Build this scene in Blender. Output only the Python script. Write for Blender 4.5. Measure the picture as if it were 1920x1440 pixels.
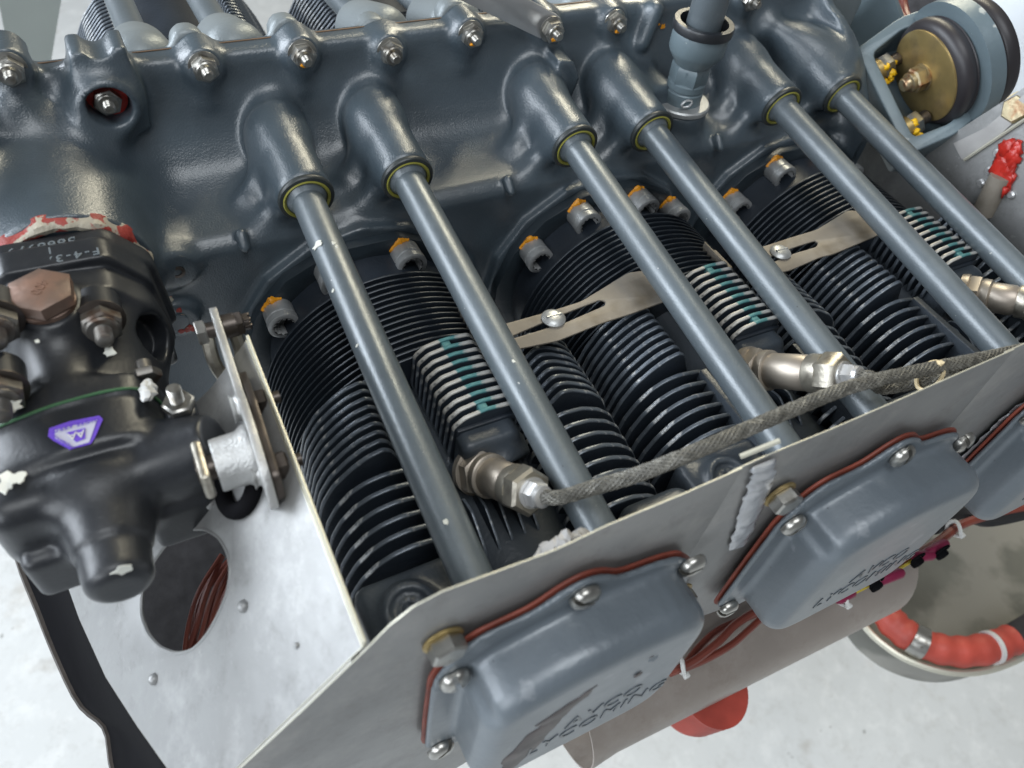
import bpy, bmesh, math, random
import numpy as np
from mathutils import Vector, Matrix, noise
random.seed(7)
S = 0.01                      # all coordinates below are in centimetres; meshes are built in metres
scn = bpy.context.scene
for o in list(bpy.data.objects): bpy.data.objects.remove(o)
COL = scn.collection
# ------------------------------------------------------------------ camera
CAM = np.array([-11.134, -42.82, 37.108])
RC = np.array([[0.8881, -0.4459, 0.1110], [-0.2783, -0.7132, -0.6433], [0.3660, 0.5405, -0.7575]])
U_, s_, V_ = np.linalg.svd(RC); RC = U_ @ V_
FPX = 1441.4
cd = bpy.data.cameras.new('camera'); cam = bpy.data.objects.new('camera', cd); COL.objects.link(cam)
cd.sensor_width = 36; cd.lens = FPX / 1920 * 36; cd.clip_start = 0.02; cd.clip_end = 60
M = Matrix([[RC[0][i], -RC[1][i], -RC[2][i], CAM[i] * S] for i in range(3)] + [[0, 0, 0, 1]])
cam.matrix_world = M
scn.camera = cam
cd.dof.use_dof = True; cd.dof.focus_distance = 0.44; cd.dof.aperture_fstop = 9
def px(u, v, ax, val):
    d = RC.T @ np.array([u - 960, v - 720, FPX]); i = 'xyz'.index(ax); t = (val - CAM[i]) / d[i]
    return CAM + t * d
# ------------------------------------------------------------------ world and lamps (open hangar: daylight through the doors)
w = bpy.data.worlds.new('World'); scn.world = w; w.use_nodes = True
nt = w.node_tree; bg = nt.nodes['Background']
tc = nt.nodes.new('ShaderNodeTexCoord'); sp = nt.nodes.new('ShaderNodeSeparateXYZ')
nt.links.new(tc.outputs['Generated'], sp.inputs[0])
cr = nt.nodes.new('ShaderNodeValToRGB'); e = cr.color_ramp.elements
e[0].position = 0.0; e[0].color = (.42, .43, .44, 1); e[1].position = 1; e[1].color = (.16, .17, .18, 1)
x = cr.color_ramp.elements.new(.5); x.color = (.42, .44, .46, 1); x = cr.color_ramp.elements.new(.72); x.color = (.2, .21, .22, 1)
mr = nt.nodes.new('ShaderNodeMapRange'); mr.inputs[1].default_value = -1; mr.inputs[2].default_value = 1
nt.links.new(sp.outputs[2], mr.inputs[0]); nt.links.new(mr.outputs[0], cr.inputs[0]); nt.links.new(cr.outputs[0], bg.inputs[0])
bg.inputs[1].default_value = 0.52
def area(name, loc, target, sx, sy, power, col):
    l = bpy.data.lights.new(name, 'AREA'); l.shape = 'RECTANGLE'; l.size = sx * S; l.size_y = sy * S; l.energy = power; l.color = col
    o = bpy.data.objects.new(name, l); COL.objects.link(o); o.location = Vector(loc) * S
    o.rotation_euler = (Vector(target) - Vector(loc)).to_track_quat('-Z', 'Y').to_euler(); return o
area('door_daylight', (-300, 130, 135), (0, -15, 5), 420, 170, 235, (.85, .92, 1))
area('side_door_daylight', (-260, -190, 150), (0, -20, 5), 200, 160, 55, (.88, .94, 1))
area('skylight_panel', (150, 165, 190), (5, -15, 8), 30, 200, 50, (1, .92, .7))
area('roof_light', (-20, -120, 330), (0, -20, 0), 200, 160, 55, (.93, .97, 1))
scn.view_settings.view_transform = 'Standard'; scn.view_settings.look = 'None'; scn.view_settings.exposure = 0.0; scn.view_settings.gamma = 1
scn.render.engine = 'CYCLES'; scn.cycles.max_bounces = 8
# ------------------------------------------------------------------ materials
def mat(name, col, rough=.4, metal=0., bump=0., bscale=80., var=0., vscale=12., spec=.5, coat=0., col2=None, c2scale=20., c2lo=.55, c2hi=.62, rvar=0., emis=None, bdist=.0004, wav=0.):
    m = bpy.data.materials.new(name); m.use_nodes = True; n = m.node_tree.nodes; L = m.node_tree.links
    b = n['Principled BSDF']; b.inputs['Roughness'].default_value = rough; b.inputs['Metallic'].default_value = metal
    b.inputs['Specular IOR Level'].default_value = spec; b.inputs['Coat Weight'].default_value = coat; b.inputs['Coat Roughness'].default_value = .3
    t = n.new('ShaderNodeTexCoord'); c4 = (*col, 1)
    b.inputs['Base Color'].default_value = c4
    cur = None
    def nz(scale, det=4.):
        q = n.new('ShaderNodeTexNoise'); q.inputs['Scale'].default_value = scale; q.inputs['Detail'].default_value = det; L.new(t.outputs['Object'], q.inputs['Vector']); return q
    if var:
        q = nz(vscale); r = n.new('ShaderNodeMapRange'); r.inputs[1].default_value = .3; r.inputs[2].default_value = .7; r.inputs[3].default_value = 1 - var; r.inputs[4].default_value = 1 + var
        L.new(q.outputs['Fac'], r.inputs[0]); mx = n.new('ShaderNodeVectorMath'); mx.operation = 'SCALE'; mx.inputs[0].default_value = col; L.new(r.outputs[0], mx.inputs['Scale']); cur = mx.outputs[0]
    if col2:
        q = nz(c2scale, 6.); r = n.new('ShaderNodeValToRGB'); r.color_ramp.elements[0].position = c2lo; r.color_ramp.elements[1].position = c2hi; L.new(q.outputs['Fac'], r.inputs[0])
        mx = n.new('ShaderNodeMix'); mx.data_type = 'RGBA'; mx.inputs['A'].default_value = c4; mx.inputs['B'].default_value = (*col2, 1)
        if cur: L.new(cur, mx.inputs['A'])
        L.new(r.outputs[0], mx.inputs['Factor']); cur = mx.outputs['Result']
    if cur: L.new(cur, b.inputs['Base Color'])
    if rvar:
        q = nz(30.); r = n.new('ShaderNodeMapRange'); r.inputs[3].default_value = rough - rvar; r.inputs[4].default_value = rough + rvar; L.new(q.outputs['Fac'], r.inputs[0]); L.new(r.outputs[0], b.inputs['Roughness'])
    if bump:
        q = nz(bscale, 3.); bp = n.new('ShaderNodeBump'); bp.inputs['Strength'].default_value = bump; bp.inputs['Distance'].default_value = bdist; L.new(q.outputs['Fac'], bp.inputs['Height']); L.new(bp.outputs[0], b.inputs['Normal'])
    if wav:
        q = nz(110., 2.); b2 = n.new('ShaderNodeBump'); b2.inputs['Strength'].default_value = wav; b2.inputs['Distance'].default_value = .0012; L.new(q.outputs['Fac'], b2.inputs['Height'])
        if bump: L.new(b2.outputs[0], bp.inputs['Normal'])
        else: L.new(b2.outputs[0], b.inputs['Normal'])
    return m
MT = {}
MT['paint'] = mat('engine_grey_enamel', (.054, .073, .089), .34, 0, .5, 1000, .12, 9, .8, .35, (.075, .1, .12), 25, .5, .75, .07, bdist=.0005, wav=.25)
MT['tube'] = mat('tube_grey_enamel', (.098, .12, .135), .28, .2, .3, 800, .12, 14, .9, .35, (.6, .6, .56), 260, .74, .76, .06)
MT['dome'] = mat('far_case_silver_grey', (.2, .225, .235), .42, .2, .5, 600, .1, 14)
MT['cover'] = mat('cover_grey_enamel', (.118, .14, .16), .3, .1, .3, 500, .1, 10, .8, .35, (.2, .22, .24), 60, .66, .7, .05, wav=.15)
MT['fin'] = mat('fin_black_paint', (.018, .024, .033), .42, 0, .5, 500, .25, 30, .5)
MT['head'] = mat('lit_head_casting_paint', (.045, .055, .067), .36, 0, .5, 500, .2, 30, .5)  # fin black made lighter, the light on the head's end block painted in
MT['finrim'] = mat('fin_worn_lit_edge', (.12, .14, .165), .36, .3, .4, 500, .4, 60, .6, 0, (.45, .46, .46), 170, .55, .66)  # edge wear, with the stronger light the rims catch added to the colour
MT['barrim'] = mat('barrel_fin_edge', (.03, .038, .048), .36, .3, .2, 500, .3, 60, .6, 0, (.16, .17, .18), 90, .55, .8)
MT['blkrim'] = mat('plug_fin_bare_edge', (.5, .49, .46), .5, .3, .6, 400, .25, 90, .5, 0, (.17, .17, .17), 230, .58, .66)
MT['steel'] = mat('plated_steel', (.42, .41, .38), .3, .9, .2, 300, .25, 60, .5, 0, (.22, .2, .17), 150, .55, .7)
MT['cadmium'] = mat('gold_cadmium', (.42, .31, .13), .42, .75, .2, 200, .2, 30, .5, 0, (.25, .19, .1), 60, .5, .75)
MT['nutgold'] = mat('worn_gold_nut', (.5, .42, .27), .35, .85, .3, 300, .2, 60, .5, 0, (.33, .17, .09), 120, .5, .66)
MT['darksteel'] = mat('dark_steel', (.1, .085, .075), .38, .8, .3, 300, .3, 60)
MT['nutgrey'] = mat('grey_anodised_nut', (.46, .47, .47), .4, .55, .4, 500, .2, 90)
MT['oldsteel'] = mat('weathered_steel', (.2, .19, .175), .42, .75, .3, 300, .3, 60, .5, 0, (.13, .09, .07), 120, .5, .66)
MT['alu'] = mat('bare_aluminium', (.62, .62, .62), .36, .75, .3, 250, .12, 30, .5, 0, None, rvar=.1)
MT['castalu'] = mat('cast_aluminium', (.5, .5, .49), .45, .8, .9, 900, .2, 60)
MT['sheet'] = mat('white_silver_sheet', (.27, .272, .27), .42, .35, .35, 160, .1, 8, .5, 0, (.24, .24, .235), 14, .5, .8, .08)
MT['baf'] = mat('grey_baffle_sheet', (.25, .25, .245), .4, .35, .15, 90, .14, 7, .5, 0, (.36, .355, .345), 9, .52, .75, .07)
MT['strap'] = mat('tan_strap', (.27, .24, .2), .6, .25, .3, 300, .2, 25, .5, 0, (.17, .14, .1), 40, .5, .72)  # tan darkened evenly to include the shade over part of the straps
MT['bafedge'] = mat('sheet_bare_edge', (.62, .6, .5), .4, .5)
MT['rubber'] = mat('black_rubber', (.006, .006, .007), .85, 0, .3, 300, .2, 20, .04)  # black rubber; colour and specular lowered for the shade of the seal's pocket
MT['mountrub'] = mat('mount_rubber', (.03, .027, .03), .42, 0, .15, 200, .2, 14)
MT['black'] = mat('black_gloss_paint', (.013, .015, .019), .33, 0, .25, 500, .15, 20, .55, .15, (.32, .32, .28), 33, .78, .79, .05)
MT['rust'] = mat('rusty_brown_plug', (.17, .115, .09), .45, .35, .5, 300, .3, 60, .5, 0, (.24, .14, .1), 90, .45, .65)
MT['orange'] = mat('torque_paint_orange', (.75, .3, .01), .45, 0, .8, 600, .15, 100)
MT['yellow'] = mat('torque_paint_yellow', (.85, .5, .01), .45, 0, .8, 600, .15, 100)
MT['redgoo'] = mat('red_sealant', (.42, .022, .014), .35, 0, .9, 250, .2, 60)
MT['redold'] = mat('old_red_sealant', (.3, .04, .03), .5, 0, .9, 500, .3, 60, .5, 0, (.42, .38, .3), 110, .5, .53)
MT['gasket'] = mat('red_brown_gasket', (.2, .045, .027), .5, 0, .4, 300, .3, 60)
MT['seal'] = mat('olive_seal', (.24, .23, .04), .4, 0, .2, 300, .15, 60)
MT['sealdark'] = mat('dark_seal_lip', (.03, .035, .035), .4, 0, .2, 300)
MT['gaskgreen'] = mat('green_gasket', (.04, .11, .05), .5, 0, .4, 400, .3, 80)
MT['braid'] = mat('braided_lead_sleeve', (.12, .115, .1), .55, .2, .5, 700, .3, 120, .5, 0, (.24, .23, .2), 300, .5, .7)
MT['plug'] = mat('spark_plug_barrel', (.44, .39, .33), .42, .7, .15, 120, .25, 30, .5, 0, (.25, .2, .17), 60, .5, .8)
MT['plugold'] = mat('lead_elbow_steel', (.42, .39, .33), .38, .85, .5, 350, .2, 60, .5, 0, (.22, .2, .17), 120, .5, .7)
MT['sealant'] = mat('silver_sealant', (.52, .53, .55), .25, .5, .9, 200, .15, 40)
MT['greysealant'] = mat('grey_sealant', (.36, .35, .34), .45, 0, .8, 200, .15, 40)
MT['floor'] = mat('painted_floor', (.54, .555, .56), .5, 0, .1, 12, .06, 2.2, .4, 0, (.42, .41, .39), 9, .64, .72, .05)
MT['shroud'] = mat('brown_grey_heat_shroud', (.36, .315, .28), .45, .4, .1, 60, .15, 9, .5, 0, (.17, .13, .11), 15, .62, .75)
MT['bowl'] = mat('mottled_airbox_metal', (.17, .17, .15), .5, .35, .2, 60, .25, 12, .5, 0, (.3, .29, .26), 9, .48, .56)
MT['scat'] = mat('orange_red_hose', (.42, .065, .045), .5, 0, .5, 200, .25, 30)
MT['wire'] = mat('brown_red_wire', (.19, .045, .03), .4, 0, .1, 100, .15, 40)
MT['magenta'] = mat('magenta_wire_sleeve', (.2, .012, .05), .4)
MT['yelwire'] = mat('yellow_wire', (.5, .38, .04), .4)
MT['zip'] = mat('white_cable_tie', (.6, .6, .58), .4)
MT['tie'] = mat('cream_lacing_tie', (.62, .5, .3), .45, 0, .3, 200)
MT['mountpaint'] = mat('mount_blue_grey_paint', (.13, .17, .19), .36, .1, .4, 250, .14, 20, .5, 0, (.4, .42, .4), 60, .68, .72)
MT['white'] = mat('white_fabric', (.72, .75, .78), .7, 0, .2, 40, .05)
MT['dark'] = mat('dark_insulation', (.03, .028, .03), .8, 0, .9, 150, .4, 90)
MT['greenblur'] = mat('grey_green_cowl', (.3, .33, .31), .4, 0, .1, 60, .08)
MT['purple'] = mat('violet_label', (.14, .07, .5), .35)
MT['labelwhite'] = mat('silver_label', (.55, .55, .68), .35, .2)
MT['chipbrown'] = mat('paint_chip_primer', (.05, .036, .034), .45, .1, .3, 300, .3, 60, .5, 0, (.09, .07, .066), 90, .5, .6)
MT['chipwhite'] = mat('paint_chip_pale', (.6, .6, .54), .5, 0, .4, 300)
MT['cable'] = mat('black_cable_sheath', (.012, .012, .013), .6)
MT['castletter'] = mat('worn_cast_digits', (.13, .15, .165), .4)
MT['joint'] = mat('brown_joint_line', (.15, .09, .05), .6, 0, .4, 300, .3, 90)
MT['letter'] = mat('letter_shade_grey', (.06, .073, .085), .3, .2)  # darker than the covers; relief shading put into the letter colour
# teal stripe along the middle of the plug fins, pale bare metal at their ends
m = MT['blkrim']; n = m.node_tree.nodes; L = m.node_tree.links; b = n['Principled BSDF']
tcn = n.new('ShaderNodeTexCoord'); sx = n.new('ShaderNodeSeparateXYZ'); L.new(tcn.outputs['Object'], sx.inputs[0])
nz = n.new('ShaderNodeTexNoise'); nz.inputs['Scale'].default_value = 170; L.new(tcn.outputs['Object'], nz.inputs['Vector'])
ad = n.new('ShaderNodeMath'); ad.operation = 'MULTIPLY_ADD'; ad.inputs[1].default_value = .009; L.new(nz.outputs['Fac'], ad.inputs[0]); L.new(sx.outputs[0], ad.inputs[2])
r = n.new('ShaderNodeValToRGB'); r.color_ramp.interpolation = 'LINEAR'
mp = n.new('ShaderNodeMapRange'); mp.inputs[1].default_value = -.02; mp.inputs[2].default_value = .04; L.new(ad.outputs[0], mp.inputs[0]); L.new(mp.outputs[0], r.inputs[0])
E_ = r.color_ramp.elements; E_[0].position = .48; E_[0].color = (0, 0, 0, 1); E_[1].position = .505; E_[1].color = (1, 1, 1, 1)
q = E_.new(.645); q.color = (1, 1, 1, 1); q = E_.new(.67); q.color = (0, 0, 0, 1)
mx = n.new('ShaderNodeMix'); mx.data_type = 'RGBA'; old = b.inputs['Base Color'].links[0].from_socket
L.new(old, mx.inputs['A']); mx.inputs['B'].default_value = (.07, .2, .21, 1); L.new(r.outputs[0], mx.inputs['Factor']); L.new(mx.outputs['Result'], b.inputs['Base Color'])

def scuff(key, dark, light, specks=70, brush=(3, 3, 90), amt=.5):
    """stains, specks, brushing and smudges on bare or painted sheet"""
    m = MT[key]; n = m.node_tree.nodes; L = m.node_tree.links; b = n['Principled BSDF']; t = n.new('ShaderNodeTexCoord')
    def noise_(sc, det, scale3=None, rough=.6):
        q = n.new('ShaderNodeTexNoise'); q.inputs['Scale'].default_value = sc; q.inputs['Detail'].default_value = det; q.inputs['Roughness'].default_value = rough
        if scale3: mp = n.new('ShaderNodeMapping'); mp.inputs['Scale'].default_value = scale3; L.new(t.outputs['Object'], mp.inputs[0]); L.new(mp.outputs[0], q.inputs['Vector'])
        else: L.new(t.outputs['Object'], q.inputs['Vector'])
        return q.outputs['Fac']
    def ramp_(src, a, c):
        r = n.new('ShaderNodeMapRange'); r.inputs[1].default_value = a; r.inputs[2].default_value = c; L.new(src, r.inputs[0]); return r.outputs[0]
    def mix_(A, col, fac, k):
        mu = n.new('ShaderNodeMath'); mu.operation = 'MULTIPLY'; mu.inputs[1].default_value = k; L.new(fac, mu.inputs[0])
        x = n.new('ShaderNodeMix'); x.data_type = 'RGBA'; L.new(A, x.inputs['A']); x.inputs['B'].default_value = (*col, 1); L.new(mu.outputs[0], x.inputs['Factor']); return x.outputs['Result']
    cur = b.inputs['Base Color'].links[0].from_socket
    cur = mix_(cur, light, ramp_(noise_(22, 8, None, .75), .5, .68), amt)
    cur = mix_(cur, dark, ramp_(noise_(38, 8, None, .8), .52, .68), amt * .8)
    v = n.new('ShaderNodeTexVoronoi'); v.inputs['Scale'].default_value = specks; wq = n.new('ShaderNodeTexNoise'); wq.inputs['Scale'].default_value = specks * 3; L.new(t.outputs['Object'], wq.inputs['Vector']); wa = n.new('ShaderNodeVectorMath'); wa.operation = 'MULTIPLY_ADD'; wa.inputs[1].default_value = (.35 / specks,) * 3; L.new(wq.outputs['Color'], wa.inputs[0]); L.new(t.outputs['Object'], wa.inputs[2]); L.new(wa.outputs[0], v.inputs['Vector'])
    r = n.new('ShaderNodeMapRange'); r.inputs[1].default_value = .09; r.inputs[2].default_value = .05; L.new(v.outputs['Distance'], r.inputs[0]); mm = n.new('ShaderNodeMath'); mm.operation = 'MULTIPLY'; L.new(r.outputs[0], mm.inputs[0]); L.new(ramp_(noise_(specks * .21, 2), .56, .6), mm.inputs[1]); cur = mix_(cur, tuple(c * .35 for c in dark), mm.outputs[0], .7)
    cur = mix_(cur, light, ramp_(noise_(30, 3, brush, .8), .66, .7), amt * .8)
    L.new(cur, b.inputs['Base Color'])
    rr = n.new('ShaderNodeMapRange'); rr.inputs[1].default_value = .3; rr.inputs[2].default_value = .7; rr.inputs[3].default_value = .28; rr.inputs[4].default_value = .55; L.new(noise_(12, 9, None, .7), rr.inputs[0]); L.new(rr.outputs[0], b.inputs['Roughness'])
scuff('sheet', (.15, .147, .14), (.4, .4, .395), 60, (40, 4, 4), .75)
scuff('baf', (.13, .12, .11), (.36, .345, .325), 60, (60, 4, 4), .6)
scuff('shroud', (.2, .15, .12), (.45, .41, .38), 40, (3, 60, 60), .4)
scuff('floor', (.36, .355, .34), (.72, .73, .73), 22, (5, 5, 5), .5)
scuff('tube', (.055, .068, .075), (.15, .18, .2), 190, (8, 1.2, 8), .4)
scuff('cover', (.085, .1, .115), (.17, .195, .215), 120, (6, 6, 6), .35)
scuff('black', (.02, .02, .02), (.03, .032, .036), 40, (6, 6, 6), .4)
# ------------------------------------------------------------------ object helpers
ORG = {}
def V3(p): return np.array(p, float)
def tag(o, label=None, cat=None, group=None, kind=None):
    if label: o['label'] = label
    if cat: o['category'] = cat
    if group: o['group'] = group
    if kind: o['kind'] = kind
    return o
def thing(name, label, cat, loc=(0, 0, 0), group=None, parent=None):
    o = bpy.data.objects.new(name, None); COL.objects.link(o); ORG[o.name] = V3(loc); o.empty_display_size = .02
    if parent: o.parent = parent; o.location = Vector(V3(loc) - ORG[parent.name]) * S
    else: o.location = Vector(loc) * S; tag(o, label, cat, group)
    return o
def finish(me, mats, smooth=40):
    for m_ in mats: me.materials.append(MT[m_])
    if smooth:
        me.polygons.foreach_set('use_smooth', [True] * len(me.polygons))
        me.set_sharp_from_angle(angle=math.radians(smooth))
    me.update()
def link(name, me, parent=None, loc=None):
    o = bpy.data.objects.new(name, me); COL.objects.link(o)
    if parent: o.parent = parent
    l = V3(loc) if loc is not None else V3((0, 0, 0))
    if parent is not None and loc is not None: l = l - ORG[parent.name]
    o.location = Vector(l) * S; ORG[o.name] = V3(loc) if loc is not None else (ORG[parent.name] if parent else V3((0, 0, 0)))
    return o
def basis(d, up=None):
    d = V3(d) / np.linalg.norm(d)
    a = V3(up) if up is not None else (V3((0, 0, 1)) if abs(d[2]) < .9 else V3((0, 1, 0)))
    u = np.cross(a, d); u /= np.linalg.norm(u); v = np.cross(d, u); return u, v, d
class MB:
    def __init__(s): s.v = []; s.f = []; s.m = []
    def add(s, vs, fs, mi=0):
        o = len(s.v); s.v += [tuple(map(float, p)) for p in vs]; s.f += [tuple(i + o for i in f) for f in fs]; s.m += [mi] * len(fs); return s
    def rings(s, R, mi=0, cap0=True, cap1=True, close=False):
        n = len(R[0]); vs = [p for r in R for p in r]; fs = []
        K = len(R)
        for k in range(K if close else K - 1):
            a = k * n; b = ((k + 1) % K) * n
            for i in range(n): j = (i + 1) % n; fs.append((a + i, a + j, b + j, b + i))
        if not close:
            if cap0: fs.append(tuple(range(n))[::-1])
            if cap1: fs.append(tuple((K - 1) * n + i for i in range(n)))
        return s.add(vs, fs, mi)
    def lathe(s, prof, p0, d, n=24, mi=0, up=None, ph=0, cap0=True, cap1=True, star=0, starn=12):
        u, v, d = basis(d, up); p0 = V3(p0); R = []
        for r, h in prof:
            R.append([p0 + d * h + (u * math.cos(2 * math.pi * i / n + ph) + v * math.sin(2 * math.pi * i / n + ph)) * r for i in range(n)])
        return s.rings(R, mi, cap0, cap1)
    def hexa(s, p0, d, r, h, mi=0, ph=0, up=None, n=6):
        return s.lathe([(r * .93, 0), (r, h * .12), (r, h * .85), (r * .86, h)], p0, d, n, mi, up, ph)
    def box(s, c, sz, ax=None, bev=0, mi=0):
        ax = np.eye(3) if ax is None else V3(ax); c = V3(c); h = V3(sz) / 2
        if bev <= 0:
            vs = [c + ax.T @ (h * V3(q)) for q in [(-1,-1,-1),(1,-1,-1),(1,1,-1),(-1,1,-1),(-1,-1,1),(1,-1,1),(1,1,1),(-1,1,1)]]
            return s.add(vs, [(0,3,2,1),(4,5,6,7),(0,1,5,4),(1,2,6,5),(2,3,7,6),(3,0,4,7)], mi)
        R = []
        def ring(x, y, z, b):
            P = []
            for cx, cy, a0 in ((x - b, y - b, 0), (-x + b, y - b, 90), (-x + b, -y + b, 180), (x - b, -y + b, 270)):
                for k in range(4):
                    a = math.radians(a0 + 30 * k); P.append(c + ax.T @ V3((cx + b * math.cos(a), cy + b * math.sin(a), z)))
            return P
        b = bev; q = b * .3
        for z, i in ((-h[2], b), (-h[2] + q, q), (-h[2] + b, 0), (h[2] - b, 0), (h[2] - q, q), (h[2], b)):
            R.append(ring(h[0] - i, h[1] - i, z, max(b - i, .01)))
        return s.rings(R, mi)
    def tube(s, pts, r, n=12, mi=0, cap=True, closed=False, up=(0, 0, 1)):
        pts = [V3(p) for p in pts]; K = len(pts); rr = r if hasattr(r, '__len__') else [r] * K; R = []
        T = [pts[min(i + 1, K - 1)] - pts[max(i - 1, 0)] for i in range(K)]
        t = T[0] / np.linalg.norm(T[0]); u, v, _ = basis(t, up if abs(np.dot(t, V3(up))) < .95 else (1, 0, 0))
        for i in range(K):
            t = T[i] / np.linalg.norm(T[i]); u = u - t * np.dot(u, t); u /= np.linalg.norm(u); v = np.cross(t, u)
            R.append([pts[i] + (u * math.cos(2 * math.pi * k / n) + v * math.sin(2 * math.pi * k / n)) * rr[i] for k in range(n)])
        return s.rings(R, mi, cap, cap, closed)
    def blob(s, c, r, amp=.3, mi=0, sub=2, seed=0, flat=(1, 1, 1)):
        bm = bmesh.new(); bmesh.ops.create_icosphere(bm, subdivisions=sub, radius=1); vs = []
        for q in bm.verts:
            k = 1 + amp * noise.noise(q.co * 1.9 + Vector((seed * 3.1, seed, 0)))
            vs.append(V3(c) + V3(q.co) * k * r * V3(flat))
        fs = [tuple(x.index for x in f.verts) for f in bm.faces]; bm.free(); return s.add(vs, fs, mi)
    def mesh(s, name, mats, org=(0, 0, 0), smooth=40, fix=True):
        me = bpy.data.meshes.new(name); a = (np.array(s.v) - V3(org)) * S
        me.from_pydata(a.tolist(), [], s.f); me.polygons.foreach_set('material_index', s.m)
        if fix:
            bm = bmesh.new(); bm.from_mesh(me); bmesh.ops.recalc_face_normals(bm, faces=bm.faces); bm.to_mesh(me); bm.free()
        finish(me, mats, smooth); return me
    def build(s, name, mats, parent=None, smooth=40, label=None, cat=None, group=None, kind=None):
        if isinstance(mats, str): mats = [mats]
        if parent is not None: org = ORG[parent.name]
        else:
            a = np.array(s.v); org = (a.min(0) + a.max(0)) / 2; org[2] = a[:, 2].min()
        o = link(name, s.mesh(name, mats, org, smooth), parent, org); tag(o, label, cat, group, kind); return o
def smoothpath(pts, n=8):
    pts = [V3(p) for p in pts]; P = [2 * pts[0] - pts[1]] + pts + [2 * pts[-1] - pts[-2]]; out = []
    for i in range(1, len(P) - 2):
        for k in range(n):
            t = k / n; a, b, c, d = P[i - 1:i + 3]
            out.append(.5 * ((2 * b) + (c - a) * t + (2 * a - 5 * b + 4 * c - d) * t * t + (3 * b - a - 3 * c + d) * t ** 3))
    out.append(pts[-1]); return out
def plate_mesh(name, loops, frame, thick, bev, mats, org=(0, 0, 0), rim=None, res=1, smooth=40):
    """loops: 2-D outlines (first the outside, then holes); frame: origin, u, v, w; spans +-thick/2 along w"""
    cu = bpy.data.curves.new(name, 'CURVE'); cu.dimensions = '2D'; cu.fill_mode = 'BOTH'
    for lp in loops:
        sp_ = cu.splines.new('POLY'); sp_.points.add(len(lp) - 1)
        for i, (a, b_) in enumerate(lp): sp_.points[i].co = (a, b_, 0, 1)
        sp_.use_cyclic_u = True
    cu.extrude = max(thick / 2 - bev, .001); cu.bevel_depth = bev; cu.bevel_resolution = res; cu.offset = -bev
    ob = bpy.data.objects.new(name, cu); me = bpy.data.meshes.new_from_object(ob); bpy.data.objects.remove(ob); bpy.data.curves.remove(cu)
    o, u, v, w_ = [V3(q) for q in frame]; n = len(me.vertices); a = np.empty(n * 3); me.vertices.foreach_get('co', a); a = a.reshape(-1, 3)
    if rim is not None:
        me.update(); nn = np.empty(len(me.polygons) * 3); me.polygons.foreach_get('normal', nn); nn = nn.reshape(-1, 3)
        idx = (np.abs(nn[:, 2]) < .93).astype(int); 
    a = (o + a[:, :1] * u + a[:, 1:2] * v + a[:, 2:3] * w_ - V3(org)) * S
    me.vertices.foreach_set('co', a.ravel())
    me.materials.clear()
    me.polygons.foreach_set('material_index', idx if rim is not None else [0] * len(me.polygons))
    bm = bmesh.new(); bm.from_mesh(me); bmesh.ops.remove_doubles(bm, verts=bm.verts, dist=2e-6); bmesh.ops.recalc_face_normals(bm, faces=bm.faces); bm.to_mesh(me); bm.free()
    finish(me, mats, smooth); return me
def plate(name, loops, frame, thick, bev, mats, parent=None, rim=None, label=None, cat=None, group=None, kind=None, res=1):
    o_, u, v, w_ = [V3(q) for q in frame]
    if parent is not None: org = ORG[parent.name]
    else:
        P_ = np.array([o_ + a * u + b_ * v for a, b_ in loops[0]]); org = (P_.min(0) + P_.max(0)) / 2; org[2] = P_[:, 2].min()
    if isinstance(mats, str): mats = [mats]
    o = link(name, plate_mesh(name, loops, frame, thick, bev, mats, org, rim, res), parent, org); return tag(o, label, cat, group, kind)
def circ(cx, cy, r, n=32, ry=None, ph=0): return [(cx + r * math.cos(2 * math.pi * i / n + ph), cy + (ry or r) * math.sin(2 * math.pi * i / n + ph)) for i in range(n)]
def text_mesh(txt, size, depth, frame, mats, org=(0, 0, 0), sp=1.0, off=0., bev=.0):
    cu = bpy.data.curves.new('text', 'FONT'); cu.body = txt; cu.size = size; cu.extrude = depth; cu.align_x = 'CENTER'; cu.align_y = 'CENTER'; cu.space_character = sp; cu.space_line = .98; cu.bevel_depth = bev; cu.resolution_u = 3; cu.offset = off
    ob = bpy.data.objects.new('text', cu); me = bpy.data.meshes.new_from_object(ob); bpy.data.objects.remove(ob); bpy.data.curves.remove(cu)
    o, u, v, w_ = [V3(q) for q in frame]; a = np.empty(len(me.vertices) * 3); me.vertices.foreach_get('co', a); a = a.reshape(-1, 3)
    a = (o + a[:, :1] * u + a[:, 1:2] * v + a[:, 2:3] * w_ - V3(org)) * S; me.vertices.foreach_set('co', a.ravel()); me.materials.clear(); finish(me, mats, 30); return me
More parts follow.
